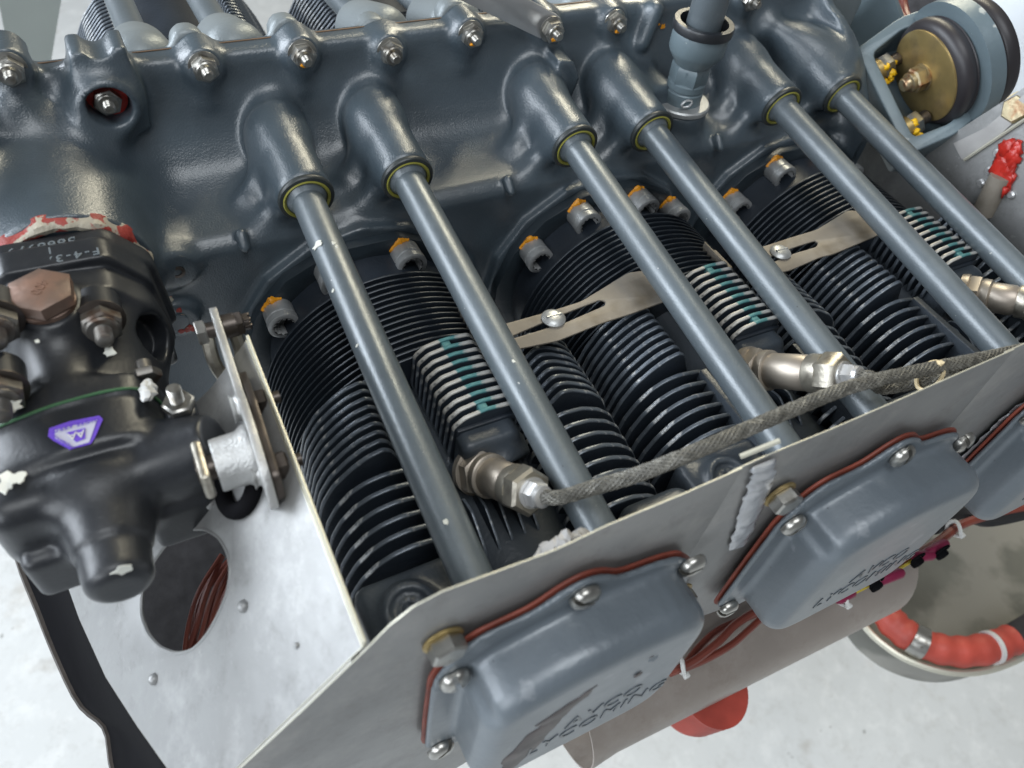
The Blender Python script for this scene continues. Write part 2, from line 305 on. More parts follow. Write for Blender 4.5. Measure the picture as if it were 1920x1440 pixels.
# ------------------------------------------------------------------ signed distance fields -> surface nets, for cast and pressed shapes
class SDF:
    def __init__(s, lo, hi, h):
        s.lo = V3(lo); s.h = h; n = [int(math.ceil((hi[i] - lo[i]) / h)) + 1 for i in range(3)]
        ax = [np.float32(lo[i] + h * np.arange(n[i])) for i in range(3)]
        s.X = ax[0][:, None, None]; s.Y = ax[1][None, :, None]; s.Z = ax[2][None, None, :]; s.n = n; s.ax = ax
        s.F = np.full(n, 1e3, np.float32)
    def smin(s, a, b, k):
        if k <= 0: return np.minimum(a, b)
        hh = np.maximum(k - np.abs(a - b), 0) / k; return np.minimum(a, b) - hh * hh * k * .25
    def win(s, lo, hi):
        return tuple(slice(max(0, int((lo[i] - s.lo[i]) / s.h)), max(1, min(s.n[i], int((hi[i] - s.lo[i]) / s.h) + 2))) for i in range(3))
    def put(s, fn, k=0., mode='u', box=None, pad=2.0):
        W = s.win(V3(box[0]) - pad, V3(box[1]) + pad) if box else (slice(None),) * 3
        X = s.X[W[0]]; Y = s.Y[:, W[1]]; Z = s.Z[:, :, W[2]]
        d = fn(X, Y, Z); A = s.F[W]
        s.F[W] = s.smin(A, d, k) if mode == 'u' else -s.smin(-A, d, k)
    def box(s, c, h, r=.2, k=0., mode='u', ax=None):
        c = V3(c); h = V3(h)
        def fn(X, Y, Z):
            x, y, z = X - c[0], Y - c[1], Z - c[2]
            if ax is not None: x, y, z = [a[0] * x + a[1] * y + a[2] * z for a in V3(ax)]
            qx, qy, qz = np.abs(x) - h[0] + r, np.abs(y) - h[1] + r, np.abs(z) - h[2] + r
            return np.sqrt(np.maximum(qx, 0) ** 2 + np.maximum(qy, 0) ** 2 + np.maximum(qz, 0) ** 2) + np.minimum(np.maximum(qx, np.maximum(qy, qz)), 0) - r
        e_ = np.linalg.norm(h) if ax is not None else h; s.put(fn, k, mode, (c - e_, c + e_), 1.0 + k)
    def cone(s, a, b, ra, rb, k=0., mode='u', edge=.15):
        a = V3(a); b = V3(b); L_ = np.linalg.norm(b - a); d = (b - a) / L_
        def fn(X, Y, Z):
            x, y, z = X - a[0], Y - a[1], Z - a[2]; t = x * d[0] + y * d[1] + z * d[2]
            rr = np.sqrt(np.maximum(x * x + y * y + z * z - t * t, 0)); q1 = rr - (ra + (rb - ra) * np.clip(t / L_, 0, 1)) + edge; q2 = np.abs(t - L_ / 2) - L_ / 2 + edge
            return np.sqrt(np.maximum(q1, 0) ** 2 + np.maximum(q2, 0) ** 2) + np.minimum(np.maximum(q1, q2), 0) - edge
        m_ = max(ra, rb); s.put(fn, k, mode, (np.minimum(a, b) - m_, np.maximum(a, b) + m_), 1.0 + k)
    def cap(s, a, b, ra, rb, k=0., mode='u'):
        a = V3(a); b = V3(b); ba = b - a; L2 = ba @ ba
        def fn(X, Y, Z):
            x, y, z = X - a[0], Y - a[1], Z - a[2]; t = np.clip((x * ba[0] + y * ba[1] + z * ba[2]) / L2, 0, 1)
            return np.sqrt((x - t * ba[0]) ** 2 + (y - t * ba[1]) ** 2 + (z - t * ba[2]) ** 2) - (ra + (rb - ra) * t)
        m_ = max(ra, rb); s.put(fn, k, mode, (np.minimum(a, b) - m_, np.maximum(a, b) + m_), 1.0 + k)
    def ell(s, c, r, k=0., mode='u'):
        c = V3(c); r = V3(r)
        def fn(X, Y, Z):
            q = np.sqrt(((X - c[0]) / r[0]) ** 2 + ((Y - c[1]) / r[1]) ** 2 + ((Z - c[2]) / r[2]) ** 2); return (q - 1) * r.min()
        s.put(fn, k, mode, (c - r, c + r), 1.0 + k)
    def poly(s, pts, axis, lo, hi, k=0., mode='u', r=.15):
        """extruded polygon; axis 'x': pts are (y,z); 'y': (x,z); 'z': (x,y)"""
        P_ = np.array(pts, np.float32) 
        def fn(X, Y, Z):
            A, B, T = {'x': (Y, Z, X), 'y': (X, Z, Y), 'z': (X, Y, Z)}[axis]
            d = np.full(np.broadcast(A, B).shape, 1e9, np.float32); sg = np.ones(d.shape, np.float32); N = len(P_)
            for i in range(N):
                j = (i - 1) % N; ex, ey = P_[j] - P_[i]; wx, wy = A - P_[i][0], B - P_[i][1]
                t = np.clip((wx * ex + wy * ey) / (ex * ex + ey * ey), 0, 1); d = np.minimum(d, (wx - ex * t) ** 2 + (wy - ey * t) ** 2)
                c1 = B >= P_[i][1]; c2 = B < P_[j][1]; c3 = ex * wy > ey * wx
                fl = (c1 & c2 & c3) | (~c1 & ~c2 & ~c3); sg = np.where(fl, -sg, sg)
            d = sg * np.sqrt(d) + r; q = np.abs(T - (lo + hi) / 2) - (hi - lo) / 2 + r
            return np.sqrt(np.maximum(d, 0) ** 2 + np.maximum(q, 0) ** 2) + np.minimum(np.maximum(d, q), 0) - r
        a, b_ = P_.min(0), P_.max(0)
        bx = {'x': ((lo, a[0], a[1]), (hi, b_[0], b_[1])), 'y': ((a[0], lo, a[1]), (b_[0], hi, b_[1])), 'z': ((a[0], a[1], lo), (b_[0], b_[1], hi))}[axis]
        s.put(fn, k, mode, bx, 1.0 + k)
    def mesh(s, name, mats, org=(0, 0, 0), smooth=50, it=1):
        F = s.F; I = F < 0; n = F.shape
        c = [(i, j, k) for i in (0, 1) for j in (0, 1) for k in (0, 1)]
        cnt = sum(I[i:n[0] - 1 + i, j:n[1] - 1 + j, k:n[2] - 1 + k].astype(np.int8) for i, j, k in c)
        act = (cnt > 0) & (cnt < 8); idx = np.argwhere(act); ids = np.full(act.shape, -1, np.int64); ids[act] = np.arange(len(idx))
        val = {q: F[idx[:, 0] + q[0], idx[:, 1] + q[1], idx[:, 2] + q[2]] for q in c}
        acc = np.zeros((len(idx), 3)); num = np.zeros(len(idx))
        for a in c:
            for d in range(3):
                if a[d]: continue
                b_ = list(a); b_[d] = 1; b_ = tuple(b_); fa, fb = val[a], val[b_]; cr_ = (fa < 0) != (fb < 0)
                t = np.where(cr_, fa / np.where(cr_, fa - fb, 1), 0); P_ = np.tile(np.array(a, float), (len(idx), 1)); P_[:, d] = t
                acc += P_ * cr_[:, None]; num += cr_
        P_ = (acc / num[:, None] + idx) * s.h + s.lo; quads = []
        for d in range(3):
            e1, e2 = [(1, 2), (2, 0), (0, 1)][d]; sl0 = [slice(None)] * 3; sl1 = [slice(None)] * 3; sl0[d] = slice(0, -1); sl1[d] = slice(1, None)
            ch = I[tuple(sl0)] != I[tuple(sl1)]; q = np.argwhere(ch); ok = (q[:, e1] > 0) & (q[:, e2] > 0) & (q[:, e1] < n[e1] - 1) & (q[:, e2] < n[e2] - 1); q = q[ok]
            ins = I[q[:, 0], q[:, 1], q[:, 2]]
            def g(o1, o2):
                r_ = q.copy(); r_[:, e1] -= o1; r_[:, e2] -= o2; return ids[r_[:, 0], r_[:, 1], r_[:, 2]]
            Q = np.stack([g(1, 1), g(0, 1), g(0, 0), g(1, 0)], 1); Q[~ins] = Q[~ins][:, ::-1]; quads.append(Q)
        Q = np.concatenate(quads); me = bpy.data.meshes.new(name)
        for _ in range(it):       # light smoothing of the net
            acc = np.zeros_like(P_); cn = np.zeros(len(P_))
            for a, b_ in ((0, 1), (1, 2), (2, 3), (3, 0)):
                np.add.at(acc, Q[:, a], P_[Q[:, b_]]); np.add.at(cn, Q[:, a], 1); np.add.at(acc, Q[:, b_], P_[Q[:, a]]); np.add.at(cn, Q[:, b_], 1)
            P_ = P_ * .5 + .5 * acc / np.maximum(cn, 1)[:, None]
        me.vertices.add(len(P_)); me.vertices.foreach_set('co', ((P_ - V3(org)) * S).ravel().astype(np.float32))
        me.loops.add(len(Q) * 4); me.loops.foreach_set('vertex_index', Q.ravel().astype(np.int32)); me.polygons.add(len(Q))
        me.polygons.foreach_set('loop_start', np.arange(0, len(Q) * 4, 4, dtype=np.int32)); me.update(calc_edges=True); me.validate()
        finish(me, mats, 0); me.polygons.foreach_set('use_smooth', [True] * len(me.polygons))
        if smooth: me.set_sharp_from_angle(angle=math.radians(smooth))
        return me
def chip(mb, c, nrm, rad, seed, mi=0, lift=.012, n=14, asp=(1, 1), up=None):
    """an irregular flake lying on a surface"""
    rnd = random.Random(seed); u, v, d = basis(nrm, up); c = V3(c) + d * lift; R = []
    for sc, hh in ((1, -.02), (.93, .006)):
        rnd2 = random.Random(seed); R.append([c + d * hh + (u * math.cos(2 * math.pi * i / n) * asp[0] + v * math.sin(2 * math.pi * i / n) * asp[1]) * rad * sc * (.6 + .6 * rnd2.random()) for i in range(n)])
    mb.rings(R, mi)
def rnd_poly(pts, r=.25, n=3):
    out = []; N = len(pts)
    for i in range(N):
        a, b_, c = V3(pts[i - 1]), V3(pts[i]), V3(pts[(i + 1) % N]); la = np.linalg.norm(a - b_); lc = np.linalg.norm(c - b_); rr = min(r, la * .4, lc * .4)
        p0 = b_ + (a - b_) / la * rr; p1 = b_ + (c - b_) / lc * rr
        for k in range(n + 1): t = k / n; out.append(tuple((1 - t) ** 2 * p0 + 2 * t * (1 - t) * b_ + t * t * p1))
    return out
# ================================================================== the engine
eng = thing('aircraft_engine', 'grey horizontally opposed aircraft piston engine with black finned cylinders', 'engine', (0, 0, -8))
PITCH = 17.0; XC = [0, 17, 34]; TDIR = V3((0, -1, -.144)); TDIR /= np.linalg.norm(TDIR)
NUTS = [(18, 135, 0), (202, 193, 1), (385, 130, 0), (570, 106, 0), (735, 101, 0), (886, 68, 0), (1033, 54, 0), (1157, 45, 0), (1410, 2, 0)]
nutp = []
for u, v, kk in NUTS:
    nutp.append(px(u, v, 'y', -1.35 if not kk else -1.9))
# crankcase casting
g = SDF((-24, -10.2, -4.5), (47, 1.0, 18.2), .16)
prof = [(1.4, 15.35), (-.55, 15.35), (-.7, 13.7), (-1.3, 11.4), (-2.6, 9.7), (-4.4, 8.95), (-7.0, 8.6), (-7.7, 8.0), (-7.7, -6), (1.4, -6)]
g.poly(rnd_poly(prof, 1.3, 6), 'x', -26, 38.6, r=.12)
def boss(xc, r0=1.66, r1=1.52):
    p = V3((xc, -8.0, 10.72)); q = p - TDIR * 6.2; q2 = p - TDIR * 7.6 + V3((0, 0, -.5))
    g.cone(q, p, r0 - .12, r1, .9, edge=.5); g.cap(q + TDIR * 1.5, q2, 1.25, .85, 1.2)
    for sg, a in ((-1, (xc - .9, -5.8, 10.2)), ):      # webs running down from the boss
        g.cap((xc - .4, -6.3, 10.3), (xc - 2.1, -6.6, 8.6), .75, .35, 1.2)
    g.cap((xc - .3, -3.6, 10.8), (xc - 2.5, -4.9, 9.2), 1.0, .4, 1.5)
    g.cap((xc + .1, -2.6, 11.0), (xc + .5, -.9, 12.2), .9, .5, 1.8)
for xc in XC:
    boss(xc - 2.95); boss(xc + 2.9)
for i, (p, (u, v, kk)) in enumerate(zip(nutp, NUTS)):
    if kk: continue
    zc = p[2] + .02; g.cone((p[0], 1.3, zc), (p[0], -.95, zc), 1.0, .92, .55, edge=.1)
    g.cap((p[0] - .0, -.45, zc - .6), (p[0] - .1, -.6, zc - 2.0), .8, .3, .9)
# lug with a notched top, and the sunk nut below it
g.poly([(-12.15, 16.75), (-9.55, 16.75), (-9.4, 12.2), (-12.3, 12.2)], 'y', -1.55, .6, .35, r=.08)
g.cone((-10.85, -2, 16.95), (-10.85, 2, 16.95), .72, .72, .0, 'c', edge=0)
p = nutp[1]; g.cone((p[0], -.2, p[2]), (p[0], -2.5, p[2] - .05), 1.75, 1.45, 1.2); g.cone((p[0], -1.35, p[2]), (p[0], -4, p[2]), 1.08, 1.12, .12, 'c', edge=0)
# governor drive pad, front nose
g.cone((-14.9, -1.5, 9.1), (-14.9, -8.7, 9.1), 4.5, 3.7, 2.2)
g.cap((-19.5, -3.6, 14.2), (-20.2, -6.5, 4), 2.4, 3.0, 2.2)
g.cap((-15.3, -1.3, 14.0), (-13.6, -2.6, 11.6), .7, .5, 1.4)
g.cap((-13.3, -2.8, 11.2), (-14.4, -3.2, 10.9), .4, .4, 1.2)
# screw boss low at the front and small lugs on the ledge
g.cone((-10.3, -5.2, 7.6), (-10.3, -7.9, 7.6), 1.15, 1.05, .7)
g.cone((-11.0, -4, 4.2), (-11.0, -8.2, 4.2), 1.2, 1.15, .6)
for xx in (-6.6, 9.9, 26.6): g.cap((xx, -7.4, 8.7), (xx, -8.0, 8.2), .34, .3, .25)
# cylinder pads
for xc in XC:
    g.poly([(xc + 8.25 * math.cos(math.radians(a)) * (1 if abs(math.cos(math.radians(a))) < .95 else 1), 8.1 * math.sin(math.radians(a))) for a in (0, 22, 45, 68, 90, 112, 135, 158, 180, 202, 225, 250, 270, 290, 315, 338)], 'y', -8.35, -4, .3, r=.12)
# oil filler boss and the flat rib beside it
g.cone((24.35, -5.1, 5), (24.35, -5.1, 10.3), 2.3, 1.95, .8)
g.box((22.2, -2.9, 10.6), (1.7, 2.1, 1.15), .5, 1.3)
g.cap((23.0, -1.2, 13), (23.6, -.9, 15), .5, .6, .7)
# parting lug by the third tube
g.poly([(15.2, 13.6), (16.3, 13.4), (17.0, 12.2), (16.5, 10.4), (15.0, 10.2)], 'y', -3.1, .0, .5, r=.12)
# rear flange plate with its deep fillet
rc = [(-.2, 15.6), (-2.1, 14.45), (-3.5, 14.1), (-4.7, 13.6), (-6.5, 12.1), (-9.1, 9.9), (-10.9, 8.6), (-12, 6), (-12, -6), (1.4, -6), (1.4, 16.4)]
g.poly(rc, 'x', 38.7, 39.5, 1.6, r=.08)
g.cap((34.5, -1.5, 13.0), (38.0, -5.6, 11.6), .5, .8, 2.2)
cc = link('crankcase', g.mesh('crankcase', ['paint'], ORG[eng.name], 0, 1), eng, ORG[eng.name]); del g
# far half of the case: flange strip, domes
g = SDF((-24, .1, 8), (47, 10.2, 18), .2)
g.poly([(.62, 15.3), (1.1, 15.2), (1.3, 13.6), (2.2, 11.9), (3.4, 10.4), (9, 8.6), (9, 4), (.62, 4)], 'x', -26, 46, r=.12)
FARX = (-8.5, -3.4, 5.7, 10.8, 20.6, 26.0)
for xc in FARX:
    g.cap((xc - .1, 3.2, 13.3), (xc, 7.2, 11.9), 1.9, 1.85, .8)
for p in nutp:
    if p[0] > -11.5 and abs(p[0] + 11) > .5: g.cone((p[0] - .3, .7, p[2] + .2), (p[0] - .3, 2.0, p[2] + .2), 1.0, .9, .4)
fc = link('far_crankcase_half', g.mesh('far_crankcase_half', ['dome'], ORG[eng.name], 0, 1), eng, ORG[eng.name]); del g
# red-brown joint line along the spine
b = MB(); b.box((12, .58, 15.33), (71, .09, .12)); b.build('spine_joint_gasket', 'joint', cc)
# ---- hardware meshes
def nut_mb(p, d, r=.66, h=.55, stud=.45, ph=0, washer=True):
    b = MB(); p = V3(p); d = V3(d) / np.linalg.norm(d)
    if washer: b.lathe([(r * 1.12, 0), (r * 1.25, .02), (r * 1.25, .1), (r * 1.15, .13)], p, d, 24, 1)
    b.hexa(p + d * .13, d, r * 1.08, h, 0, ph)
    b.lathe([(r * .84, 0), (r * .84, h * .1), (r * .74, h * .22)], p + d * (.13 + h), d, 20, 0)
    pr = []; rs = r * .46; t = h + .13
    for k in range(int(stud / .07)): pr += [(rs, t + k * .07), (rs * .88, t + k * .07 + .035)]
    pr += [(rs * .9, t + stud), (rs * .7, t + stud + .06)] if stud else [(rs * .5, t - .05)]; b.lathe(pr, p, d, 14, 0); return b
def addpart(name, b, mats, parent, org=None): return b.build(name, mats, parent)
for i, (p, (u, v, kk)) in enumerate(zip(nutp, NUTS)):
    y0 = -1.38 if kk else -.96
    if i == 6: y0 = -1.35
    b = nut_mb((p[0], y0, p[2]), (0, -1, 0), .66, .52, .5, ph=random.random())
    b.m = b.m; o = b.build('stud_nut', ['steel', 'steel'], cc)
    if i in (3, 5, 6, 7):
        b = MB(); b.blob((p[0] - .12, y0 - .78, p[2] - .3), .17, .8, seed=i, flat=(1.3, .6, .8)); b.build('torque_paint', 'orange', o)
    if kk:
        b = MB(); b.lathe([(.62, 0), (1.0, .02), (1.0, .16), (.7, .2)], (p[0], -1.36, p[2]), (0, -1, 0), 28); b.build('red_varnish_ring', 'redgoo', o)
# drain screw, blanking plug
b = MB(); b.lathe([(1.0, 0), (1.0, .05), (.42, .07), (.4, .02)], (-10.3, -7.9, 7.6), (0, -1, 0), 28, 0); b.lathe([(.4, 0), (.4, .22), (.22, .25), (.2, .05)], (-10.3, -7.9, 7.6), (0, -1, 0), 20, 1); b.build('socket_screw', ['paint', 'darksteel'], cc)
b = MB(); b.lathe([(.55, 0), (.55, .1), (.4, .12)], (-11, -8.2, 4.2), (0, -1, 0), 24); b.build('core_plug', 'paint', cc)
b = MB()
for i in range(9): b.blob((-10.6 + .25 * math.cos(i) - .05 * i, -8.22, 3.4 + .16 * i * (i % 3)), .16, .8, seed=i, flat=(1, .2, 1.2))
b.build('red_smear', 'redold', cc)
# ---- cylinders (one built, two copied)
def ring_mb(r0, r1, y, t):
    b = MB(); n = 72
    R = []
    for r, yy in ((r0, y + t / 2), (r1 - .02, y + t / 2), (r1, y + t / 4), (r1, y - t / 4), (r1 - .02, y - t / 2), (r0, y - t / 2)):
        R.append([(r * math.cos(2 * math.pi * i / n), yy, r * math.sin(2 * math.pi * i / n)) for i in range(n)])
    for k in range(5): b.rings([R[k], R[k + 1]], 1 if k in (1, 2, 3) else 0, False, False)
    return b
O0 = V3((0, 0, 0))
fin_ring = ring_mb(5.6, 7.54, 0, .13).mesh('barrel_fin', ['fin', 'barrim'], smooth=35)
LH = [(-1.4, 2.2), (-2.6, 5.1), (-3.35, 6.8), (-3.75, 7.08), (-4.6, 6.85), (-5.4, 6.3), (-6.3, 5.4), (-6.9, 4.2), (-7.25, 2.6), (-7.6, -.5), (-7.6, -4.5), (-5.2, -6.5), (-1, -7)]
LL = [(-1.2, 5.0), (-2.9, 6.15), (-4.4, 6.45), (-5.4, 6.3), (-6.2, 5.85), (-6.9, 5.0), (-7.4, 3.9), (-7.65, 2.6), (-7.8, -.5), (-7.8, -4.5), (-5.2, -6.8), (-1, -7)]
RH = [(2.6, 2.2), (4.3, 4.6), (5.25, 6.5), (5.75, 7.05), (6.5, 6.85), (7.8, 6.05), (8.6, 5.2), (9.05, 4.2), (9.25, 2.6), (9.3, -4.5), (6.2, -6.5), (2, -7)]
RL = [(3.2, 4.9), (4.3, 6.1), (5.2, 6.5), (6.4, 6.35), (7.6, 5.7), (8.5, 4.8), (9.05, 3.7), (9.3, 2.2), (9.35, -4.5), (6.2, -6.8), (2, -7)]
XF = lambda y: ((0, y, 0), (1, 0, 0), (0, 0, 1), (0, -1, 0))
def finset(name, pts, t=.25): return plate_mesh(name, [rnd_poly(pts, .3)], XF(0), t, .08, ['fin', 'finrim'], rim=1)
f_lh, f_ll, f_rh, f_rl = [finset('cooling_fin', p) for p in (LH, LL, RH, RL)]
lobe = lambda s_, dx: [(x + dx, z) for x, z in s_]
# spark plug boss block fins
BF = [(-.25, 3.0), (-.98, 5.6), (-.85, 7.75), (-.25, 8.25), (.9, 8.42), (2.2, 8.3), (2.5, 7.95), (2.6, 5.2), (2.45, 3.0)]
f_bk = plate_mesh('plug_boss_fin', [rnd_poly(BF, .18)], XF(0), .24, .08, ['fin', 'blkrim', 'finrim'], rim=1)
for pl in f_bk.polygons:
    if pl.material_index == 1 and pl.center.z < .0735: pl.material_index = 2
f_bkt = plate_mesh('plug_boss_fin', [rnd_poly(BF, .18)], XF(0), .2, .06, ['fin', 'blkrim'], rim=1)
CF = [(-25.2, 3.4), (-25.6, 5.2), (-26.6, 5.5), (-28.3, 4.6), (-29.2, 3.0), (-29.5, 1), (-29.5, -7), (-25.2, -7)]
f_c = plate_mesh('centre_fin', [rnd_poly(CF, .3)], ((0, 0, 0), (0, 1, 0), (0, 0, 1), (1, 0, 0)), .15, .05, ['fin', 'finrim'], rim=1)
# head core casting
g = SDF((-8.2, -33.2, -7.5), (9.8, -17.4, 8.8), .17)
g.cone((.9, -17.6, 0), (.9, -30.5, 0), 5.4, 4.4, .3)
g.box((-5.15, -30.3, 1.4), (2.55, 2.05, 4.6), .55, .4)
g.box((.9, -31.6, 2.0), (6.6, 1.2, 4.6), .6, .8)
g.cone((-5.7, -30.1, 5.0), (-5.75, -30.25, 6.45), 1.45, 1.15, .5); g.cone((-5.75, -30.25, 6.2), (-5.8, -30.3, 8), .8, .8, .08, 'c', edge=0); g.cone((-5.75, -30.2, 5), (-5.75, -30.25, 6.3), .5, .5, .0); g.cone((-5.75, -30.25, 6.0), (-5.8, -30.3, 8), .3, .3, .0, 'c', edge=0)
g.box((6.9, -31.0, 2.0), (2.0, 1.5, 4.6), .8, .6)
g.box((.8, -23.9, 4.8), (1.55, .7, 2.7), .4, .5)
g.cone((1.2, -23.6, 5.6), (1.35, -24.75, 5.05), 1.75, 1.7, .4); g.cone((1.3, -24.4, 5.2), (1.4, -25.4, 4.8), 1.25, 1.25, .05, 'c', edge=0)
head_me = g.mesh('cylinder_head', ['head'], O0, 0, 1); del g
def addm(name, me, parent, loc): return link(name, me, parent, V3(loc) + ORG[parent.name])
def make_cylinder():
    cyl = bpy.data.objects.new('cylinder', None); COL.objects.link(cyl); cyl.parent = eng; ORG[cyl.name] = V3((0, 0, 0)); cyl.location = Vector(V3((0, 0, 0)) - ORG[eng.name]) * S
    b = MB(); b.lathe([(6.5, 8.3), (6.5, 11.8), (6.1, 12.0), (6.1, 18.2)], (0, 0, 0), (0, -1, 0), 64); addm('barrel', b.mesh('barrel', ['fin']), cyl, (0, 0, 0))
    oct_ = [(7.95 * math.cos(math.radians(a)), 7.75 * math.sin(math.radians(a))) for a in (8, 30, 52, 75, 105, 128, 150, 172, 188, 210, 232, 255, 285, 308, 330, 352)]
    addm('base_flange', plate_mesh('base_flange', [oct_, circ(0, 0, 6.3, 48)[::-1]], XF(-8.7), .75, .08, ['finx'] if 'finx' in MT else ['fin']), cyl, (0, 0, 0))
    for k in range(15): addm('barrel_fin', fin_ring, cyl, (0, -12 - .44 * k, 0))
    for k in range(9):
        y = -18.45 - .575 * k; addm('cooling_fin', f_lh, cyl, (-.06 * k, y, .06 * k)); addm('cooling_fin', f_rh, cyl, (-.05 * k, y, .06 * k))
    for k in range(8):
        y = -23.75 - .76 * k; addm('cooling_fin', f_rl, cyl, (0, y, .15 - .1 * k))
        if k < 6: addm('cooling_fin', f_ll, cyl, (-.02 * k, y, .1 - .06 * k))
    for k in range(6): addm('centre_fin', f_c, cyl, (-1.9 + .72 * k, 0, 0))
    bo = bpy.data.objects.new('x', None); bpy.data.objects.remove(bo)
    for k in range(10): addm('plug_boss_fin', f_bk, cyl, (0, -18.35 - .545 * k, 0))
    b = MB()
    for y0 in (-18.63, -22.98): b.box((.85, y0, 8.0), (.5, .6, .62), bev=.1)
    b.box((.9, -20.9, 5.6), (1.2, 5.2, 3.6), mi=1); b.box((.9, -23.42, 5.9), (3.2, .3, 3.5), bev=.1, mi=1)
    addm('plug_boss_web', b.mesh('plug_boss_web', ['blkrim', 'fin']), cyl, (0, 0, 0))
    # slotted web beside the lower fins
    for bx_ in (((-2.75, -27.5, 5.2), (.5, 7.4, 2.4)), ((4.15, -26.9, 5.0), (.5, 6.0, 2.0))):
        b = MB(); b.box(*bx_, bev=.1); addm('fin_web', b.mesh('fin_web', ['head']), cyl, (0, 0, 0))
    addm('head_casting', head_me, cyl, (0, 0, 0))
    for i, (x_, z_) in enumerate([(-5.6, 4.05), (-2.35, 6.25), (2.3, 6.3), (5.5, 4.7)]):
        b = MB(); R_ = 1.0; d_ = (0, -1, 0); p_ = (x_, -8.95, z_)
        b.lathe([(.86, 0), (.9, .05), (.9, .95), (.84, 1.0), (.84, 1.06), (.93, 1.12), (.93, 1.5), (.86, 1.56), (.66, 1.57)], p_, d_, 32, 0, cap1=False)
        R = []
        for h_ in (1.57, .7):
            R.append([(x_ + (.66 if k % 2 else .54) * math.cos(2 * math.pi * k / 24), -8.95 - h_, z_ + (.66 if k % 2 else .54) * math.sin(2 * math.pi * k / 24)) for k in range(24)])
        b.rings(R, 0, False, True)
        o = addm('base_nut', b.mesh('base_nut', ['nutgrey'], V3((0, 0, 0)), fix=False), cyl, (0, 0, 0))
    return cyl
MT['finx'] = mat('flange_dark_paint', (.02, .028, .035), .35, 0, .4, 400, .2, 20)
cyl0 = make_cylinder(); cyls = [cyl0]
for k in (1, 2):
    c = cyl0.copy(); COL.objects.link(c); c.parent = eng; c.location = cyl0.location + Vector((17 * k * S, 0, 0)); ORG[c.name] = V3((17 * k, 0, 0)); cyls.append(c)
    for ch in list(cyl0.children):
        d_ = ch.copy(); COL.objects.link(d_); d_.parent = c
for k, c in enumerate(cyls):      # torque paint on the nuts, each its own dab
    nuts = [o for o in c.children if o.name.startswith('base_nut')]
    for i, (x_, z_) in enumerate([(-5.6, 4.05), (-2.35, 6.25), (2.3, 6.3), (5.5, 4.7)]):
        if k == 0 and i in (1, 3): continue
        if k == 2 and i == 3: continue
        b = MB(); R = []; rn = random.Random(k * 5 + i)
        for j in range(22):
            a = 1.25 + j * .075; th = .1 + .05 * rn.random() + .16 * math.exp(-((j - 8) / 3.) ** 2) * (1 + .5 * rn.random()); wd = .1 + .1 * rn.random() + .12 * math.exp(-((j - 8) / 3.) ** 2)
            cs = lambda r_: V3((17 * k + x_ + r_ * math.cos(a), 0, z_ + r_ * math.sin(a)))
            R.append([cs(.86) + V3((0, -9.0, 0)), cs(.86 + th) + V3((0, -9.02, 0)), cs(.88 + th) + V3((0, -9.02 - wd * .5, 0)), cs(.9 + th * .4) + V3((0, -9.05 - wd, 0)), cs(.86) + V3((0, -9.05 - wd, 0))])
        b.rings(R); b.build('torque_paint', 'orange', c, 60)
# far bank
fdisc = MB().lathe([(7.4, 0), (7.4, .14)], (0, 0, 0), (0, 1, 0), 64).mesh('barrel_fin', ['fin'], smooth=35)
XF2 = [-4.6, 12.6, 29.8]
fl = finset('cooling_fin', [(-3.2, 2), (-3.6, 5.5), (-4.2, 7.2), (-5.2, 6.9), (-6.4, 5.6), (-7.3, 4), (-7.8, 2), (-7.8, -5), (-3, -6)])
fr = finset('cooling_fin', [(3.2, 2), (3.6, 5.5), (4.2, 7.2), (5.2, 6.9), (6.4, 5.6), (7.3, 4), (7.8, 2), (7.8, -5), (3, -6)])
frim = ring_mb(5.6, 7.4, 0, .13).mesh('barrel_fin', ['fin', 'barrim'], smooth=35)
for xc in XF2:
    c = bpy.data.objects.new('far_cylinder', None); COL.objects.link(c); c.parent = eng; ORG[c.name] = V3((xc, 0, 0)); c.location = Vector(V3((xc, 0, 0)) - ORG[eng.name]) * S
    b = MB(); b.lathe([(6.5, 8.3), (6.5, 11.8), (6.0, 12.0), (6.0, 30)], (0, 0, 0), (0, 1, 0), 48); addm('barrel', b.mesh('barrel', ['fin']), c, (0, 0, 0))
    for k in range(15): addm('barrel_fin', frim, c, (0, 12.2 + .44 * k, 0))
    for k in range(14): addm('cooling_fin', fl, c, (0, 18.9 + .6 * k, 0)); addm('cooling_fin', fr, c, (0, 18.9 + .6 * k, 0))
# ---- pushrod tubes
def tube_part(p0, d, L_, mats='tube', seals=True, wob=None):
    p0 = V3(p0); d = V3(d) / np.linalg.norm(d); b = MB()
    pr = [(.90, -.35), (.92, 0), (1.12, .03), (1.14, .12), (1.04, .24), (.9, .4), (.895, 1)] + [(.895, 1 + (L_ - 1) * k / 6) for k in range(1, 7)]
    pr = [(r, h) for r, h in pr]
    b.lathe(pr, p0, d, 40); o = b.build('pushrod_tube', mats, eng)
    if seals:
        b = MB(); b.lathe([(1.53, -.12), (1.56, 0), (1.55, .1), (1.5, .17), (1.34, .2), (1.32, .1)], p0, d, 40, 0, cap1=False); b.build('seal_retainer', 'sealdark', o)
        b = MB(); b.lathe([(1.32, .06), (1.32, .2), (1.26, .25), (1.14, .17)], p0, d, 40, 0, cap1=False); b.build('rubber_seal', 'seal', o)
    return o
tubes = []
for xc in XC:
    for dx, ex in ((-2.95, -3.25), (2.9, 2.8)):
        p0 = V3((xc + dx, -8.0, 10.72)); p1 = V3((xc + ex, -31.5, 7.75)); d = p1 - p0; tubes.append(tube_part(p0 + d / np.linalg.norm(d) * .02, d, np.linalg.norm(d)))
for xc in FARX:
    p0 = V3((xc, 8.0, 12.2)); tube_part(p0, (0, 1, -.1), 26, 'tube', False)
